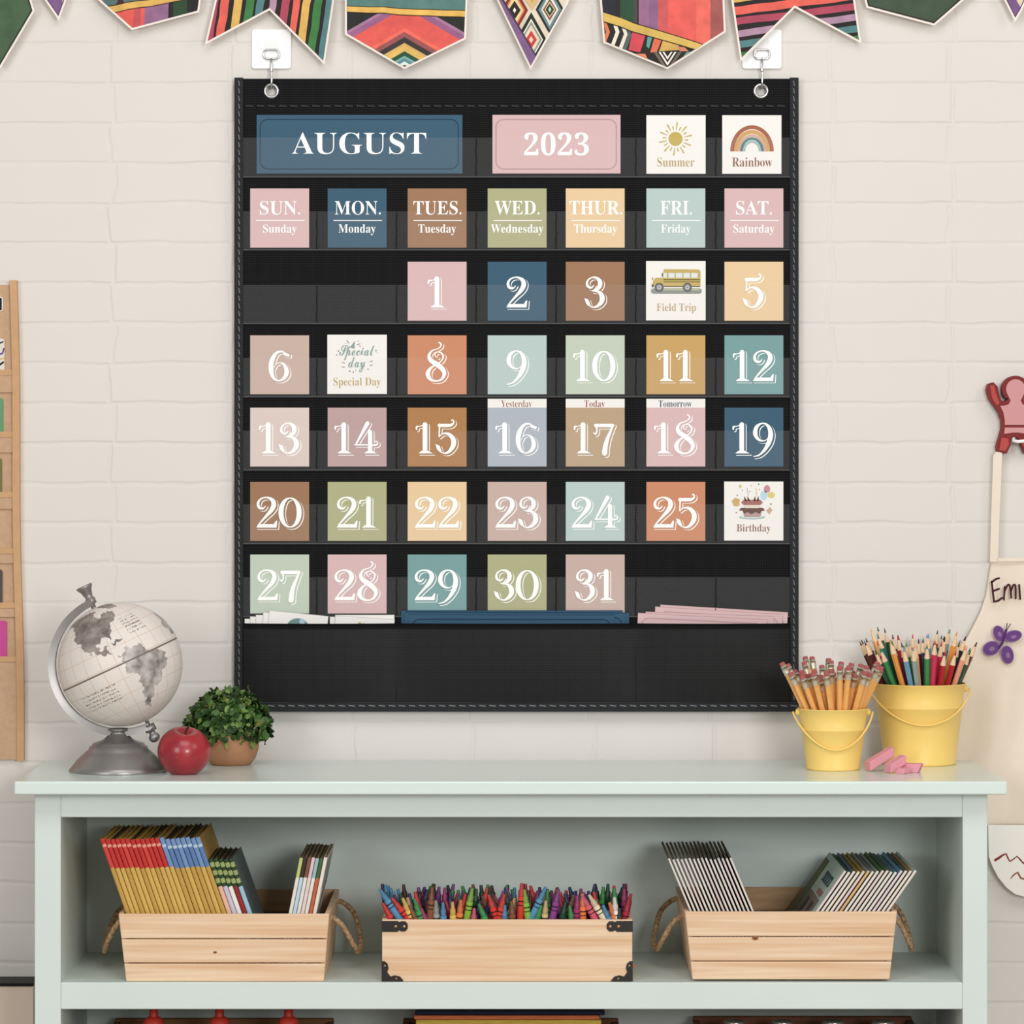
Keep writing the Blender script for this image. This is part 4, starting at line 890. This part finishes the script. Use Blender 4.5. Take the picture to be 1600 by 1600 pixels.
FR = [('red', 598, 1411, 612), ('blue', 593, 1389, 625), ('red', 612, 1403, 638), ('yellow', 629, 1403, 643), ('brown', 640, 1414, 649), ('green', 647, 1404, 658), ('magenta', 658, 1419, 665), ('brown', 675, 1386, 672), ('grey', 681, 1407, 682), ('blue', 692, 1410, 693), ('yellow', 707, 1409, 708), ('orange', 720, 1406, 718), ('lime', 738, 1388, 729), ('pink', 741, 1419, 740), ('green', 748, 1412, 758), ('red', 763, 1398, 776), ('red', 788, 1397, 779), ('blue', 789, 1414, 788), ('brown', 799, 1408, 801), ('red', 815, 1380, 813), ('lime', 819, 1390, 825), ('blue', 853, 1386, 829), ('green', 846, 1414, 839), ('tan', 853, 1407, 851), ('purple', 873, 1389, 863), ('dark green', 884, 1408, 878), ('green', 890, 1415, 893), ('magenta', 902, 1399, 901), ('orange', 910, 1396, 911), ('pink', 908, 1397, 930), ('cream', 920, 1398, 944), ('blue', 942, 1414, 951), ('orange', 952, 1410, 961), ('white', 960, 1402, 963), ('black', 968, 1419, 968), ('crimson', 983, 1404, 976)]
rc = random.Random(31); allc = []
for c, tx, ty, bx in FR:
    dd = FB - th - .0055 - rc.uniform(0, .002); allc.append((c, P(tx, ty, dd), P(bx, 1437, dd - .002)))
dark = ['navy', 'violet', 'maroon', 'dark green', 'crimson', 'black', 'dark brown', 'magenta', 'purple', 'navy', 'violet', 'red', 'brown', 'blue', 'green']
for row, (dd, n, y0, y1) in enumerate(((.264, 31, 1393, 1408), (.247, 32, 1386, 1400), (.229, 31, 1380, 1395), (.211, 30, 1380, 1392))):
    for k in range(n):
        bx = 604 + (980 - 604) * (k + .5 + rc.uniform(-.2, .2)) / n; lean = rc.uniform(-14, 14)
        if k < 3: lean = -rc.uniform(6, 16)
        tx = min(986, max(592 if row > 1 else 598, bx + lean)); ty = rc.uniform(y0, y1)
        allc.append((rc.choice(dark) if row else rc.choice(dark + ['red', 'orange', 'tan', 'green']), P(tx, ty, dd + rc.uniform(-.003, .003)), P(bx, 1437, dd)))
allc.sort(key=lambda q: q[1].x); cnt = {}
for c, tip, rim in allc:
    cnt[c] = cnt.get(c, 0) + 1
    t = thing('crayon', '%s crayon in the pine box, %s %s one from the left' % (c, nth(cnt[c]), c), 'crayon', tip, 'crayons in the pine box')
    t.rotation_euler = (tip - rim).to_track_quat('Z', 'Y').to_euler()
    for o in crayon_parts(c):
        q = o.copy(); COL.objects.link(q); q.parent = t

# ------------------------------------------------------------------ books
def book(label, base, tilt_, T, Dp, H, segs, group, cover=None, prints=None):
    """base: lower front corner that touches the floor; tilt_ > 0 leans left; segs [(z0, z1, material)] up the spine."""
    t = thing('book', label, 'book', base, group); b = MB(); o = t.location
    off = 0 if tilt_ >= 0 else -T
    cv = cover or segs[-1][2]
    for z0, z1, m in segs:
        e = .0007
        prof = [(0, 0), (T * .12, -e), (T * .5, -1.6 * e), (T * .88, -e), (T, 0), (T, .0016), (0, .0016)]
        vs = [(x + off, y, z * H) for z in (z0, z1) for x, y in prof]; n = len(prof)
        b.add([Vector(v) + o for v in vs], [(i, (i + 1) % n, n + (i + 1) % n, n + i) for i in range(n)] + [list(range(n))[::-1], list(range(n, 2 * n))], m)
    bt = min(.0007, T * .12)
    for xa in (0, T - bt): b.box(Vector((xa + off, .0016, 0)) + o, Vector((xa + bt + off, Dp, H)) + o, cv)
    b.build('cover', t)
    b = MB(); b.box(Vector((bt + off, .0017, .002)) + o, Vector((T - bt + off, Dp - .003, H - .0012)) + o, PAGES); b.build('page_block', t)
    if prints: prints(t, off, T, Dp, H)
    t.rotation_euler = (0, -tilt_, 0); return t
sB = scl(FB - .012); dB = FB - .012
def row(x_rim, y_rim, zf, slope, n, pitch, ytop, Dp, maker, group, labeler, gap=.0006):
    th_ = math.atan(slope); fy = HZ + (EYE - zf) / sB
    for i in range(n):
        jit = (random.Random(i * 7 + n).random() - .5)
        yt = ytop + 3 * jit
        xb = x_rim + pitch * i + (fy - y_rim) * slope
        if slope < 0: xb += pitch                         # lower right corner
        H = (fy - yt) * sB / cos(th_); T = pitch * sB * cos(th_) - gap
        segs, cov, pr = maker(i)
        book(labeler(i), (X(xb, dB), -(dB - .001 * random.Random(i).random()), zf + .0002), th_, T, Dp, H, segs, group, cov, pr)
def M(n, c): return mat('book_' + n, c, .55, .25, noise=.06, nscale=50)
GO = M('gold', (206, 168, 88)); GO2 = M('gold_worn', (190, 150, 74)); RD = M('red', (190, 48, 44)); RD2 = M('red_worn', (206, 66, 58)); BU = M('blue', (92, 124, 172)); BU2 = M('blue_pale', (112, 144, 186)); RL = M('red_line', (226, 150, 130)); BL = M('blue_line', (178, 198, 220)); DKB = M('dark_cover', (60, 46, 34))
def mk_red(i): return ([(0, .785, GO if i % 3 else GO2), (.785, .94, RD if i % 4 else RD2), (.94, .96, RL), (.96, 1, RD)], DKB if i % 4 == 2 else GO, None)
def mk_blue(i): return ([(0, .785, GO2 if i % 3 else GO), (.785, .93, BU if i % 3 else BU2), (.93, .95, BL), (.95, 1, BU2)], DKB if i % 2 and i < 7 else GO2, None)
row(197, 1428, z1, .35, 12, 7.75, 1312, .165, mk_red, 'red topped readers', lambda i: 'yellow book with a red spine top, %s red one from the left in its crate' % nth(i + 1))
row(197 + 93, 1428, z1, .35, 8, 8.1, 1311, .165, mk_blue, 'blue topped readers', lambda i: 'yellow book with a blue spine top, %s blue one from the left in its crate' % nth(i + 1))
GD = M('dark_green', (44, 64, 34)); LGN = M('leaf_spots', (150, 164, 104)); SM = [M('peach', (226, 178, 150)), M('ivory', (232, 226, 220)), M('lilac_grey', (196, 190, 206)), M('maroon', (142, 38, 42)), M('sky', (150, 190, 206))]
def mk_small(i): return ([(0, .76, SM[(0, 2, 1, 3, 4)[i]]), (.76, .79, GD), (.79, .83, LGN), (.83, .86, GD), (.86, .9, LGN), (.9, .93, GD), (.93, .97, LGN), (.97, 1, GD)], M('small_cover', (98, 108, 108)) if i == 4 else DKB, None)
row(355, 1428, z1, .35, 5, 8.0, 1343, .13, mk_small, 'short dark green books', lambda i: 'short book with a dark green spotted spine top, %s of the five in its crate' % nth(i + 1))
IV = M('white_spine', (228, 220, 210)); RU = M('rust', (186, 98, 68)); SKY = M('aqua', (150, 186, 190)); LM = M('lime_spine', (186, 200, 126)); DG2 = M('forest', (70, 96, 58)); PKW = M('pinkish', (224, 206, 204))
RS = [([(0, .83, IV), (.83, 1, LM)], 'white spine and lime top'), ([(0, .83, M('ice', (188, 212, 224))), (.83, 1, DKB)], 'ice blue spine and dark top'), ([(0, .83, IV), (.83, 1, M('brown_top', (128, 84, 66)))], 'white spine and brown top'), ([(0, .83, PKW), (.83, 1, M('pink_top', (222, 190, 190)))], 'pinkish spine'), ([(0, .83, IV), (.83, 1, SKY)], 'white spine and aqua top'), ([(0, .83, RU), (.83, 1, DG2)], 'rust spine and green top'), ([(0, 1, IV)], 'white spine and a grey picture cover')]
def pr_white(t, off, T, Dp, H):
    b = MB(); o = t.location; g1, g2 = pc((196, 192, 190)), pc((140, 146, 160)); x = T + off + .0004
    b.add([o + Vector((x, y, z)) for y, z in ((.02, H * .72), (Dp - .01, H * .66), (Dp - .01, H * .95), (.03, H * .96))], [(0, 1, 2, 3)], g1)
    for k in range(5):
        z0 = H * (.42 + .045 * k); b.add([o + Vector((x, y, z)) for y, z in ((.015 + .01 * k, z0), (.10 + .008 * k, z0 + .03), (.10 + .008 * k, z0 + .036), (.015 + .01 * k, z0 + .005))], [(0, 1, 2, 3)], g2)
    b.build('cover_print', t)
row(450, 1428, z1, -.2, 7, 6.3, 1342, .165, lambda i: (RS[i][0], IV if i == 6 else DKB, pr_white if i == 6 else None), 'books leaning right in the reader crate', lambda i: 'slim book with %s, leaning right at the crate end' % RS[i][1])
DSP = M('dark_slate', (66, 66, 58)); SV = M('silver_cover', (120, 118, 106))
def mk_l(i): return ([(0, .99, IV if i % 5 != 3 else PKW), (.99, 1, DSP)], DSP if i % 3 else SV, None)
row(1078, 1424.5, z3, .42, 16, 6.45, 1341, .19, mk_l, 'thin books leaning left in the picture book crate', lambda i: 'thin white spined book leaning left in its crate, %s from the left' % nth(i + 1), .0022)
CV = [M('cov_sage', (192, 206, 192)), M('cov_teal', (74, 104, 108)), M('cov_slate', (88, 110, 124)), M('cov_mustard', (170, 140, 56)), M('cov_grey', (140, 150, 146)), M('cov_green', (74, 112, 66)), M('cov_blue', (96, 138, 164)), M('cov_orange', (176, 128, 78))]
def pr_cover(t, off, T, Dp, H):
    b = MB(); o = t.location; x = off - .0004
    def q(y0, z0, y1, z1, c, dx=0): b.add([o + Vector((x - dx, y, z)) for y, z in ((y0, z0), (y1, z0), (y1, z1), (y0, z1))], [(0, 1, 2, 3)], pc(c))
    q(.004, .003, Dp - .004, H * .36, (112, 92, 76)); q(.03, H * .30, Dp - .05, H * .62, (146, 128, 116), .0001); q(.05, H * .36, .08, H * .56, (92, 74, 66), .0002); q(.10, H * .36, .13, H * .56, (92, 74, 66), .0002)
    q(Dp - .05, .003, Dp - .004, H * .94, (118, 120, 82), .0001); q(.04, H * .64, .09, H * .7, (186, 128, 122), .0002)
    for k in range(4):
        y0 = .035 + .022 * k; q(y0, H * .76, y0 + .016, H * .87, (54, 84, 108), .0002); q(y0 + .005, H * .785, y0 + .011, H * .84, (170, 190, 190), .0003)
    b.build('cover_print', t)
def mk_r(i):
    c = IV if i % 4 else PKW
    if i == 5: c = M('straw', (214, 178, 124))
    return ([(0, 1, c)], CV[0] if i == 0 else CV[(1, 1, 2, 3, 3, 4, 4, 4, 5, 5, 4, 6, 6, 1, 7, 0)[i]], pr_cover if i == 0 else None)
LR = ['first and largest, showing its picture cover'] + ['%s from the left' % nth(k) for k in range(2, 17)]
row(1272, 1424.5, z3, -.70, 16, 7.3, 1363, .205, mk_r, 'picture books leaning right in the picture book crate', lambda i: 'thin picture book leaning right in its crate, %s' % LR[i], .0017)

# ------------------------------------------------------------------ lower shelf
zs = .2684
def rough_crate(label, xa, xb, yt, df, db, floor_z, m):
    t = thing('wooden_crate', label, 'crate', ((X(xa, df) + X(xb, df)) / 2, -(df + db) / 2, zs), 'crates on the lower shelf')
    A, B_ = X(xa, db), X(xb, db); Zt = Z(yt, db); th = .008; lowz = Z(1612, df)
    b = MB(); b.box((A, -df, zs), (B_, -df + th, lowz), m); b.build('front_panel', t)
    b = MB(); b.box((A, -db - th, zs), (B_, -db, Zt), m); b.build('back_panel', t, .002)
    for x in (A, B_ - th): b = MB(); b.box((x, -df + th, zs), (x + th, -db - th, Zt - .004), m); b.build('end_panel', t)
    b = MB(); b.box((A + th, -df + th, zs), (B_ - th, -db - th, floor_z), m); b.build('bottom', t)
    return t
OAK = mat('honey_wood', (158, 112, 66), .5, .3, nscale=9, stretch=(1.5, 6, 12), rgb2=(122, 82, 46))
rough_crate('honey coloured wooden crate behind the red bottles on the lower shelf', 180, 522, 1590, .25, .06, .33, OAK)
REDP = mat('red_plastic', (204, 62, 48), .35, .4)
for cx, lab in ((240, 'leftmost of the three red squeeze bottles'), (343, 'middle one of the three red squeeze bottles'), (451, 'rightmost of the three red squeeze bottles')):
    dd = .2; s = scl(dd); x0 = X(cx, dd); zn = Z(1580, dd)
    t = thing('squeeze_bottle', lab + ' in the honey coloured crate', 'bottle', (x0, -dd, .3302), 'red squeeze bottles')
    b = MB(); b.lathe([(16 * s, .3302), (17 * s, .335), (17 * s, zn - 22 * s), (15.5 * s, zn - 14 * s), (11 * s, zn - 9.5 * s), (7 * s, zn - 8 * s)], (x0, -dd, 0), REDP, 28); b.build('body', t)
    b = MB(); b.lathe([(7 * s, zn - 8 * s), (7 * s, zn + 6 * s), (4 * s, zn + 7 * s), (3 * s, zn + 10 * s)], (x0, -dd, 0), REDP, 24); b.build('cap', t)
rough_crate('brown wooden box under the pads of coloured paper', 630, 966, 1590, .245, .06, .405, BROWNWOOD)
zpad = .4052
PADS = [('green', (58, 116, 62)), ('teal', (56, 110, 112)), ('yellow', (208, 178, 80)), ('orange', (204, 112, 72)), ('navy', (36, 36, 58))]
ztop = Z(1578.5, .228); hh = [.012, .006, .009, .0055, .0062]; tot = sum(hh); zc = zpad
hh[0] += max(0, ztop - zpad - tot)
for (cn, rgb), h_ in zip(PADS, hh):
    t = thing('paper_pad', '%s pad of construction paper in the stack on the lower shelf' % cn, 'paper pad', (X(795, .2), -.15, zc), 'stacked paper pads'); b = MB()
    dx = random.uniform(-.002, .002)
    b.box((X(650, .2) + dx, -.228, zc), (X(938 if cn != 'navy' else 944, .2) + dx, -.075, zc + h_ - .0004), mat('pad_' + cn, rgb, .7, .15, nscale=60, stretch=(1, 1, 20), rgb2=tuple(int(v * .86) for v in rgb))); b.build('sheets', t, .0015); zc += h_
rough_crate('brown wooden crate holding glass jars at the right of the lower shelf', 1082, 1424, 1587, .25, .06, .36, BROWNWOOD)
GLASS = mat('jar_glass', (226, 232, 228), .08, .5, trans=.85)
for cx, lab in ((1148, 'first glass jar from the left'), (1223, 'second glass jar from the left'), (1302, 'third glass jar from the left'), (1381, 'rightmost glass jar')):
    dd = .16; s = scl(dd); x0 = X(cx, dd); zn = Z(1595, dd)
    t = thing('glass_jar', lab + ' in the brown crate on the lower shelf', 'jar', (x0, -dd, .3602), 'glass jars')
    b = MB(); b.lathe([(24 * s, .3602), (26 * s, .364), (26 * s, zn - 10 * s), (17 * s, zn - 4 * s), (16 * s, zn - 3 * s)], (x0, -dd, 0), GLASS, 28); b.build('body', t)
    b = MB(); b.lathe([(16.5 * s, zn - 4 * s), (17 * s, zn - 1 * s), (15.5 * s, zn), (1e-6, zn)], (x0, -dd, 0), mat('jar_lid', (196, 190, 176), .3, .5, .7), 28); b.build('lid', t)

# ------------------------------------------------------------------ tan pocket chart at the left edge
KR = mat('tan_canvas', (196, 162, 132), .85, .1, noise=.05, nscale=140); KR2 = mat('tan_binding', (201, 160, 120), .8, .1, noise=.04, nscale=90)
kc = thing('pocket_chart', 'tan canvas pocket chart hanging at the left edge of the photo', 'pocket chart', P(-60, 440, .006))
rt = lambda y: 26.5 + (37.5 - 26.5) * (y - 438) / (1189 - 438) + 1.2 * sin(y / 75)
b = MB(); b.prism([(-190, 445), (20, 445), (30, 1187), (-190, 1187)], .001, .004, KR); b.build('backing', kc)
b = MB(); ys = [438 + (1189 - 438) * k / 30 for k in range(31)]
b.prism([(rt(y) - 11, y) for y in ys] + [(rt(y), y) for y in ys[::-1]], .001, .0105, KR2); b.build('side_binding', kc, .001)
pk = [578, 675, 769, 857, 942, 1026]
for k, y in enumerate(pk):
    yb = pk[k + 1] - 62 if k < 5 else 1187
    b = MB(); b.prism([(-190, y), (rt(y) - 9, y), (rt(yb) - 9, yb), (-190, yb)], .004, .0075, KR); o = b.build('pocket', kc)
    b = MB(); b.prism([(-190, y), (rt(y) - 8, y - .5), (rt(y) - 8, y + 8), (-190, y + 9)], .0075, .0088, KR2); b.build('hem', o)
def slip(name, label, cat, x0, y0, x1, y1, rgb, extra=None):
    t = thing(name, label, cat, P((x0 + x1) / 2, y1, .006)); b = MB(); b.prism(rrect(x0, y0, x1, y1 + 18, 4), .0045, .0068, pc(rgb)); b.build('card_sheet', t)
    if extra: b = MB(); extra(b); b.build('print', t)
def pat(b):
    b.ribbon([(-10, 540), (5, 534)], .0069, pc((40, 36, 36)), w=2); b.ribbon([(-8, 556), (4, 552), (6, 545)], .0069, pc((122, 90, 150)), w=3); b.ribbon([(-6, 574), (5, 566)], .0069, pc((40, 36, 36)), w=3); b.ribbon([(-8, 562), (6, 560)], .0069, pc((220, 180, 100)), w=2)
slip('patterned_card', 'white patterned card with purple and black marks in the tan chart', 'card', -60, 529, 7, 578, (236, 228, 216), pat)
slip('green_card', 'bright green card in the second pocket of the tan chart', 'card', -60, 622, 4.5, 675, (104, 164, 118))
slip('olive_card', 'olive card in the third pocket of the tan chart', 'card', -60, 716, 2.5, 769, (122, 120, 78))
slip('framed_card', 'dark framed card in the fifth pocket of the tan chart', 'card', -60, 890, 3.5, 942, (92, 84, 84))
slip('pink_card', 'hot pink card in the lowest pocket of the tan chart', 'card', -60, 970, 10.5, 1026, (206, 82, 152))
t = thing('hexagon_badge', 'white hexagon badge with a black rim at the top of the tan chart', 'badge', P(-12, 475, .004)); b = MB()
hx = [(-12 + 19 * cos(pi / 3 * k + pi / 6), 475 + 15 * sin(pi / 3 * k + pi / 6) * 1.25) for k in range(6)]; b.prism(hx, .004, .0055, pc((240, 238, 234))); b.build('badge_face', t)
b = MB(); h2 = [(-12 + 15 * cos(pi / 3 * k + pi / 6), 475 + 12 * sin(pi / 3 * k + pi / 6) * 1.25) for k in range(7)]; b.ribbon(h2 + h2[1:2], .0056, pc((30, 28, 28)), w=4); b.build('rim_line', t)

# ------------------------------------------------------------------ person-shaped hook and apron
HK = mat('red_acrylic', (122, 32, 30), .5, .2); HP = mat('pink_acrylic', (204, 146, 146), .5, .2); HF = mat('red_acrylic_bright', (176, 58, 50), .45, .25)
mh = thing('figure_hook', 'red and pink plastic hook shaped like a waving figure above the apron', 'wall hook', P(1588, 650, 0))
cx = 1587
left = [(1576, 622), (1570, 628), (1564, 625), (1561, 615), (1559, 604), (1552, 597), (1544, 600), (1541.5, 609), (1545, 622), (1553, 634), (1561, 645), (1565, 657), (1565, 670), (1561, 684), (1557, 698), (1558, 705), (1573, 709), (1579, 696), (1580, 687)]
head = [(cx + 21.5 * cos(a), 608 + 21 * sin(a)) for a in [math.radians(-90 - 132 * k / 8) for k in range(9)]]
half = head + left
outl = half + [(cx, 682)] + [(2 * cx - x, y) for x, y in half[::-1][:-1]]
b = MB(); b.prism(outl, .001, .016, HK); b.build('frame', mh, .0012)
hin = [(cx + 15 * cos(a), 608 + 15.5 * sin(a)) for a in [math.radians(-90 - 125 * k / 8) for k in range(9)]] + [(1579, 626), (1576, 632), (1568, 634), (1563, 634), (1568, 645), (1570, 656), (1570, 664)]
b = MB(); b.prism(hin + [(2 * cx - x, y) for x, y in hin[::-1][:-1]], .016, .0172, HP); o = b.build('face_plate', mh)
b = MB(); b.prism([(1570, 668), (2 * cx - 1570, 668), (2 * cx - 1569, 678), (cx + 5, 676), (cx - 5, 676), (1569, 678)], .016, .0172, HP); b.build('belt_plate', mh)
for sg in (0, 1):
    f = lambda q: [(2 * cx - x if sg else x, y) for x, y in q]
    b = MB(); b.prism(f([(1565, 684), (1575, 685), (1577, 694), (1571, 705), (1561, 703)]), .016, .0172, HF); b.build('foot_plate', mh)
    b = MB(); b.prism(f([(1547, 603), (1553, 602), (1556, 614), (1562, 630), (1558, 634), (1550, 622)]), .016, .0168, HF); b.build('arm_plate', mh)
b = MB(); b.tube([P(cx - 3, 684, .012), P(cx - 3, 689, .022), P(cx + 4, 690, .028), P(cx + 24, 688, .03), P(cx + 30, 684, .03)], .0022, WHITE, 10); b.build('peg', mh)

CL = mat('cream_cotton', (234, 220, 202), .85, .1, noise=.02, nscale=30); CLW = mat('white_cotton', (242, 238, 230), .85, .1)
ap = thing('apron', 'cream cotton apron with painted name hanging from the figure hook', 'apron', P(1590, 700, .012))
lefts = [(873, 1550), (905, 1545), (930, 1541), (955, 1533), (980, 1520), (1005, 1506), (1030, 1496), (1060, 1489), (1100, 1486), (1150, 1486), (1200, 1492), (1250, 1506), (1292, 1528)]
def xL(y):
    for (ya, a), (yb, e) in zip(lefts, lefts[1:]):
        if ya <= y <= yb: return a + (e - a) * (y - ya) / (yb - ya)
    return lefts[-1][1]
def apd(x, y):
    f = .0045 * sin((x - 1500) / 13 + (y - 900) / 70) * min(1, max(0, (y - 880) / 200)) + .003 * sin((x - 1480) / 29 - y / 55)
    return min(.0165, max(.004, .0105 + f * .8))
b = MB(); NX, NY = 34, 60; vs = []
for j in range(NY + 1):
    y = 873 + (1292 - 873) * j / NY
    for i in range(NX + 1):
        x = xL(y) + (1680 - xL(y)) * i / NX; q = P(x, y, .011); vs.append(Vector((q.x, -apd(x, y), q.z)))
b.add(vs, [(j * (NX + 1) + i, j * (NX + 1) + i + 1, (j + 1) * (NX + 1) + i + 1, (j + 1) * (NX + 1) + i) for j in range(NY) for i in range(NX)], CL, True)
o = b.build('body', ap); so = o.modifiers.new('cloth', 'SOLIDIFY'); so.thickness = .0012; so.offset = 1
b = MB(); b.prism([(1547, 878), (1549, 800), (1552, 712), (1556, 706), (1566, 706), (1562, 800), (1559, 878)], .0125, .0145, CL); b.prism([(1559.5, 872), (1680, 872), (1680, 877), (1559.5, 877)], .0165, .0175, CL); b.build('neck_strap', ap)
hem = [(1544, 1289), (1680, 1290), (1680, 1398), (1612, 1402), (1600, 1401), (1586, 1397), (1573, 1387), (1560, 1371), (1551, 1354), (1545, 1338)]
b = MB(); b.prism(hem, .0165, .019, CLW); o = b.build('lower_pocket', ap)
b = MB()
b.ribbon([(1555, 1344, 4), (1560, 1341, 4), (1567, 1336, 3), (1572, 1334, 2.5), (1575, 1341, 2.5), (1578, 1346, 2.5), (1584, 1342, 2), (1589, 1338, 2), (1594, 1343, 2.5), (1599, 1349, 3), (1606, 1343, 3), (1614, 1350, 3)], .0192, pc((142, 62, 50)))
b.ribbon([(1579, 1373, 1), (1584, 1367, 2.5), (1590, 1363, 3), (1595, 1372, 3), (1602, 1374, 3), (1610, 1366, 3)], .0192, pc((160, 86, 66))); b.build('zigzag_drawing', o)
INKB = pc((74, 30, 32)); b = MB(); AD = .0188
for st in ([(1549.5, 909), (1551, 922), (1553, 940)], [(1550, 909.5), (1556, 905), (1561, 903.5)], [(1551, 924), (1561, 920)], [(1553, 940), (1559, 939), (1566, 934)], [(1570, 917), (1568.5, 937)], [(1569.5, 924), (1574, 915), (1577, 914), (1579, 922), (1580, 934)], [(1579.5, 924), (1583, 915), (1586, 914), (1587, 922), (1587, 935)], [(1592.5, 914), (1594, 936)]):
    b.ribbon(spline(st, 4), AD, INKB, w=3.2)
b.build('lettering', ap)
PB = pc((110, 70, 132)); PL = pc((150, 116, 160)); b = MB()
def petal(cx, cy, rx, ry, ang, m, d):
    b.poly([(cx + rx * cos(a) * cos(ang) - ry * sin(a) * sin(ang), cy + rx * cos(a) * sin(ang) + ry * sin(a) * cos(ang)) for a in [2 * pi * k / 22 for k in range(22)]], d, m)
for x, y, a_, e_, g in ((1561, 990, 8, 12, -.35), (1583, 994, 13, 8, -.25), (1549, 1013, 13, 10, -.4), (1574, 1023, 9, 13.5, -.2)):
    petal(x, y, a_ + 1.2, e_ + 1.2, g, PL, AD); petal(x, y, a_, e_, g, PB, AD + .0001); petal(x + 1, y + 1, a_ * .35, e_ * .35, g, PL, AD + .0002)
b.ribbon([(1572, 985), (1566, 1005), (1561, 1012)], AD + .0003, pc((84, 48, 104)), w=4)
for e in ((1573.5, 974), (1579, 975)): b.ribbon([(1572, 986), e], AD + .0003, pc((64, 40, 80)), w=1.4)
b.build('butterfly_drawing', ap)
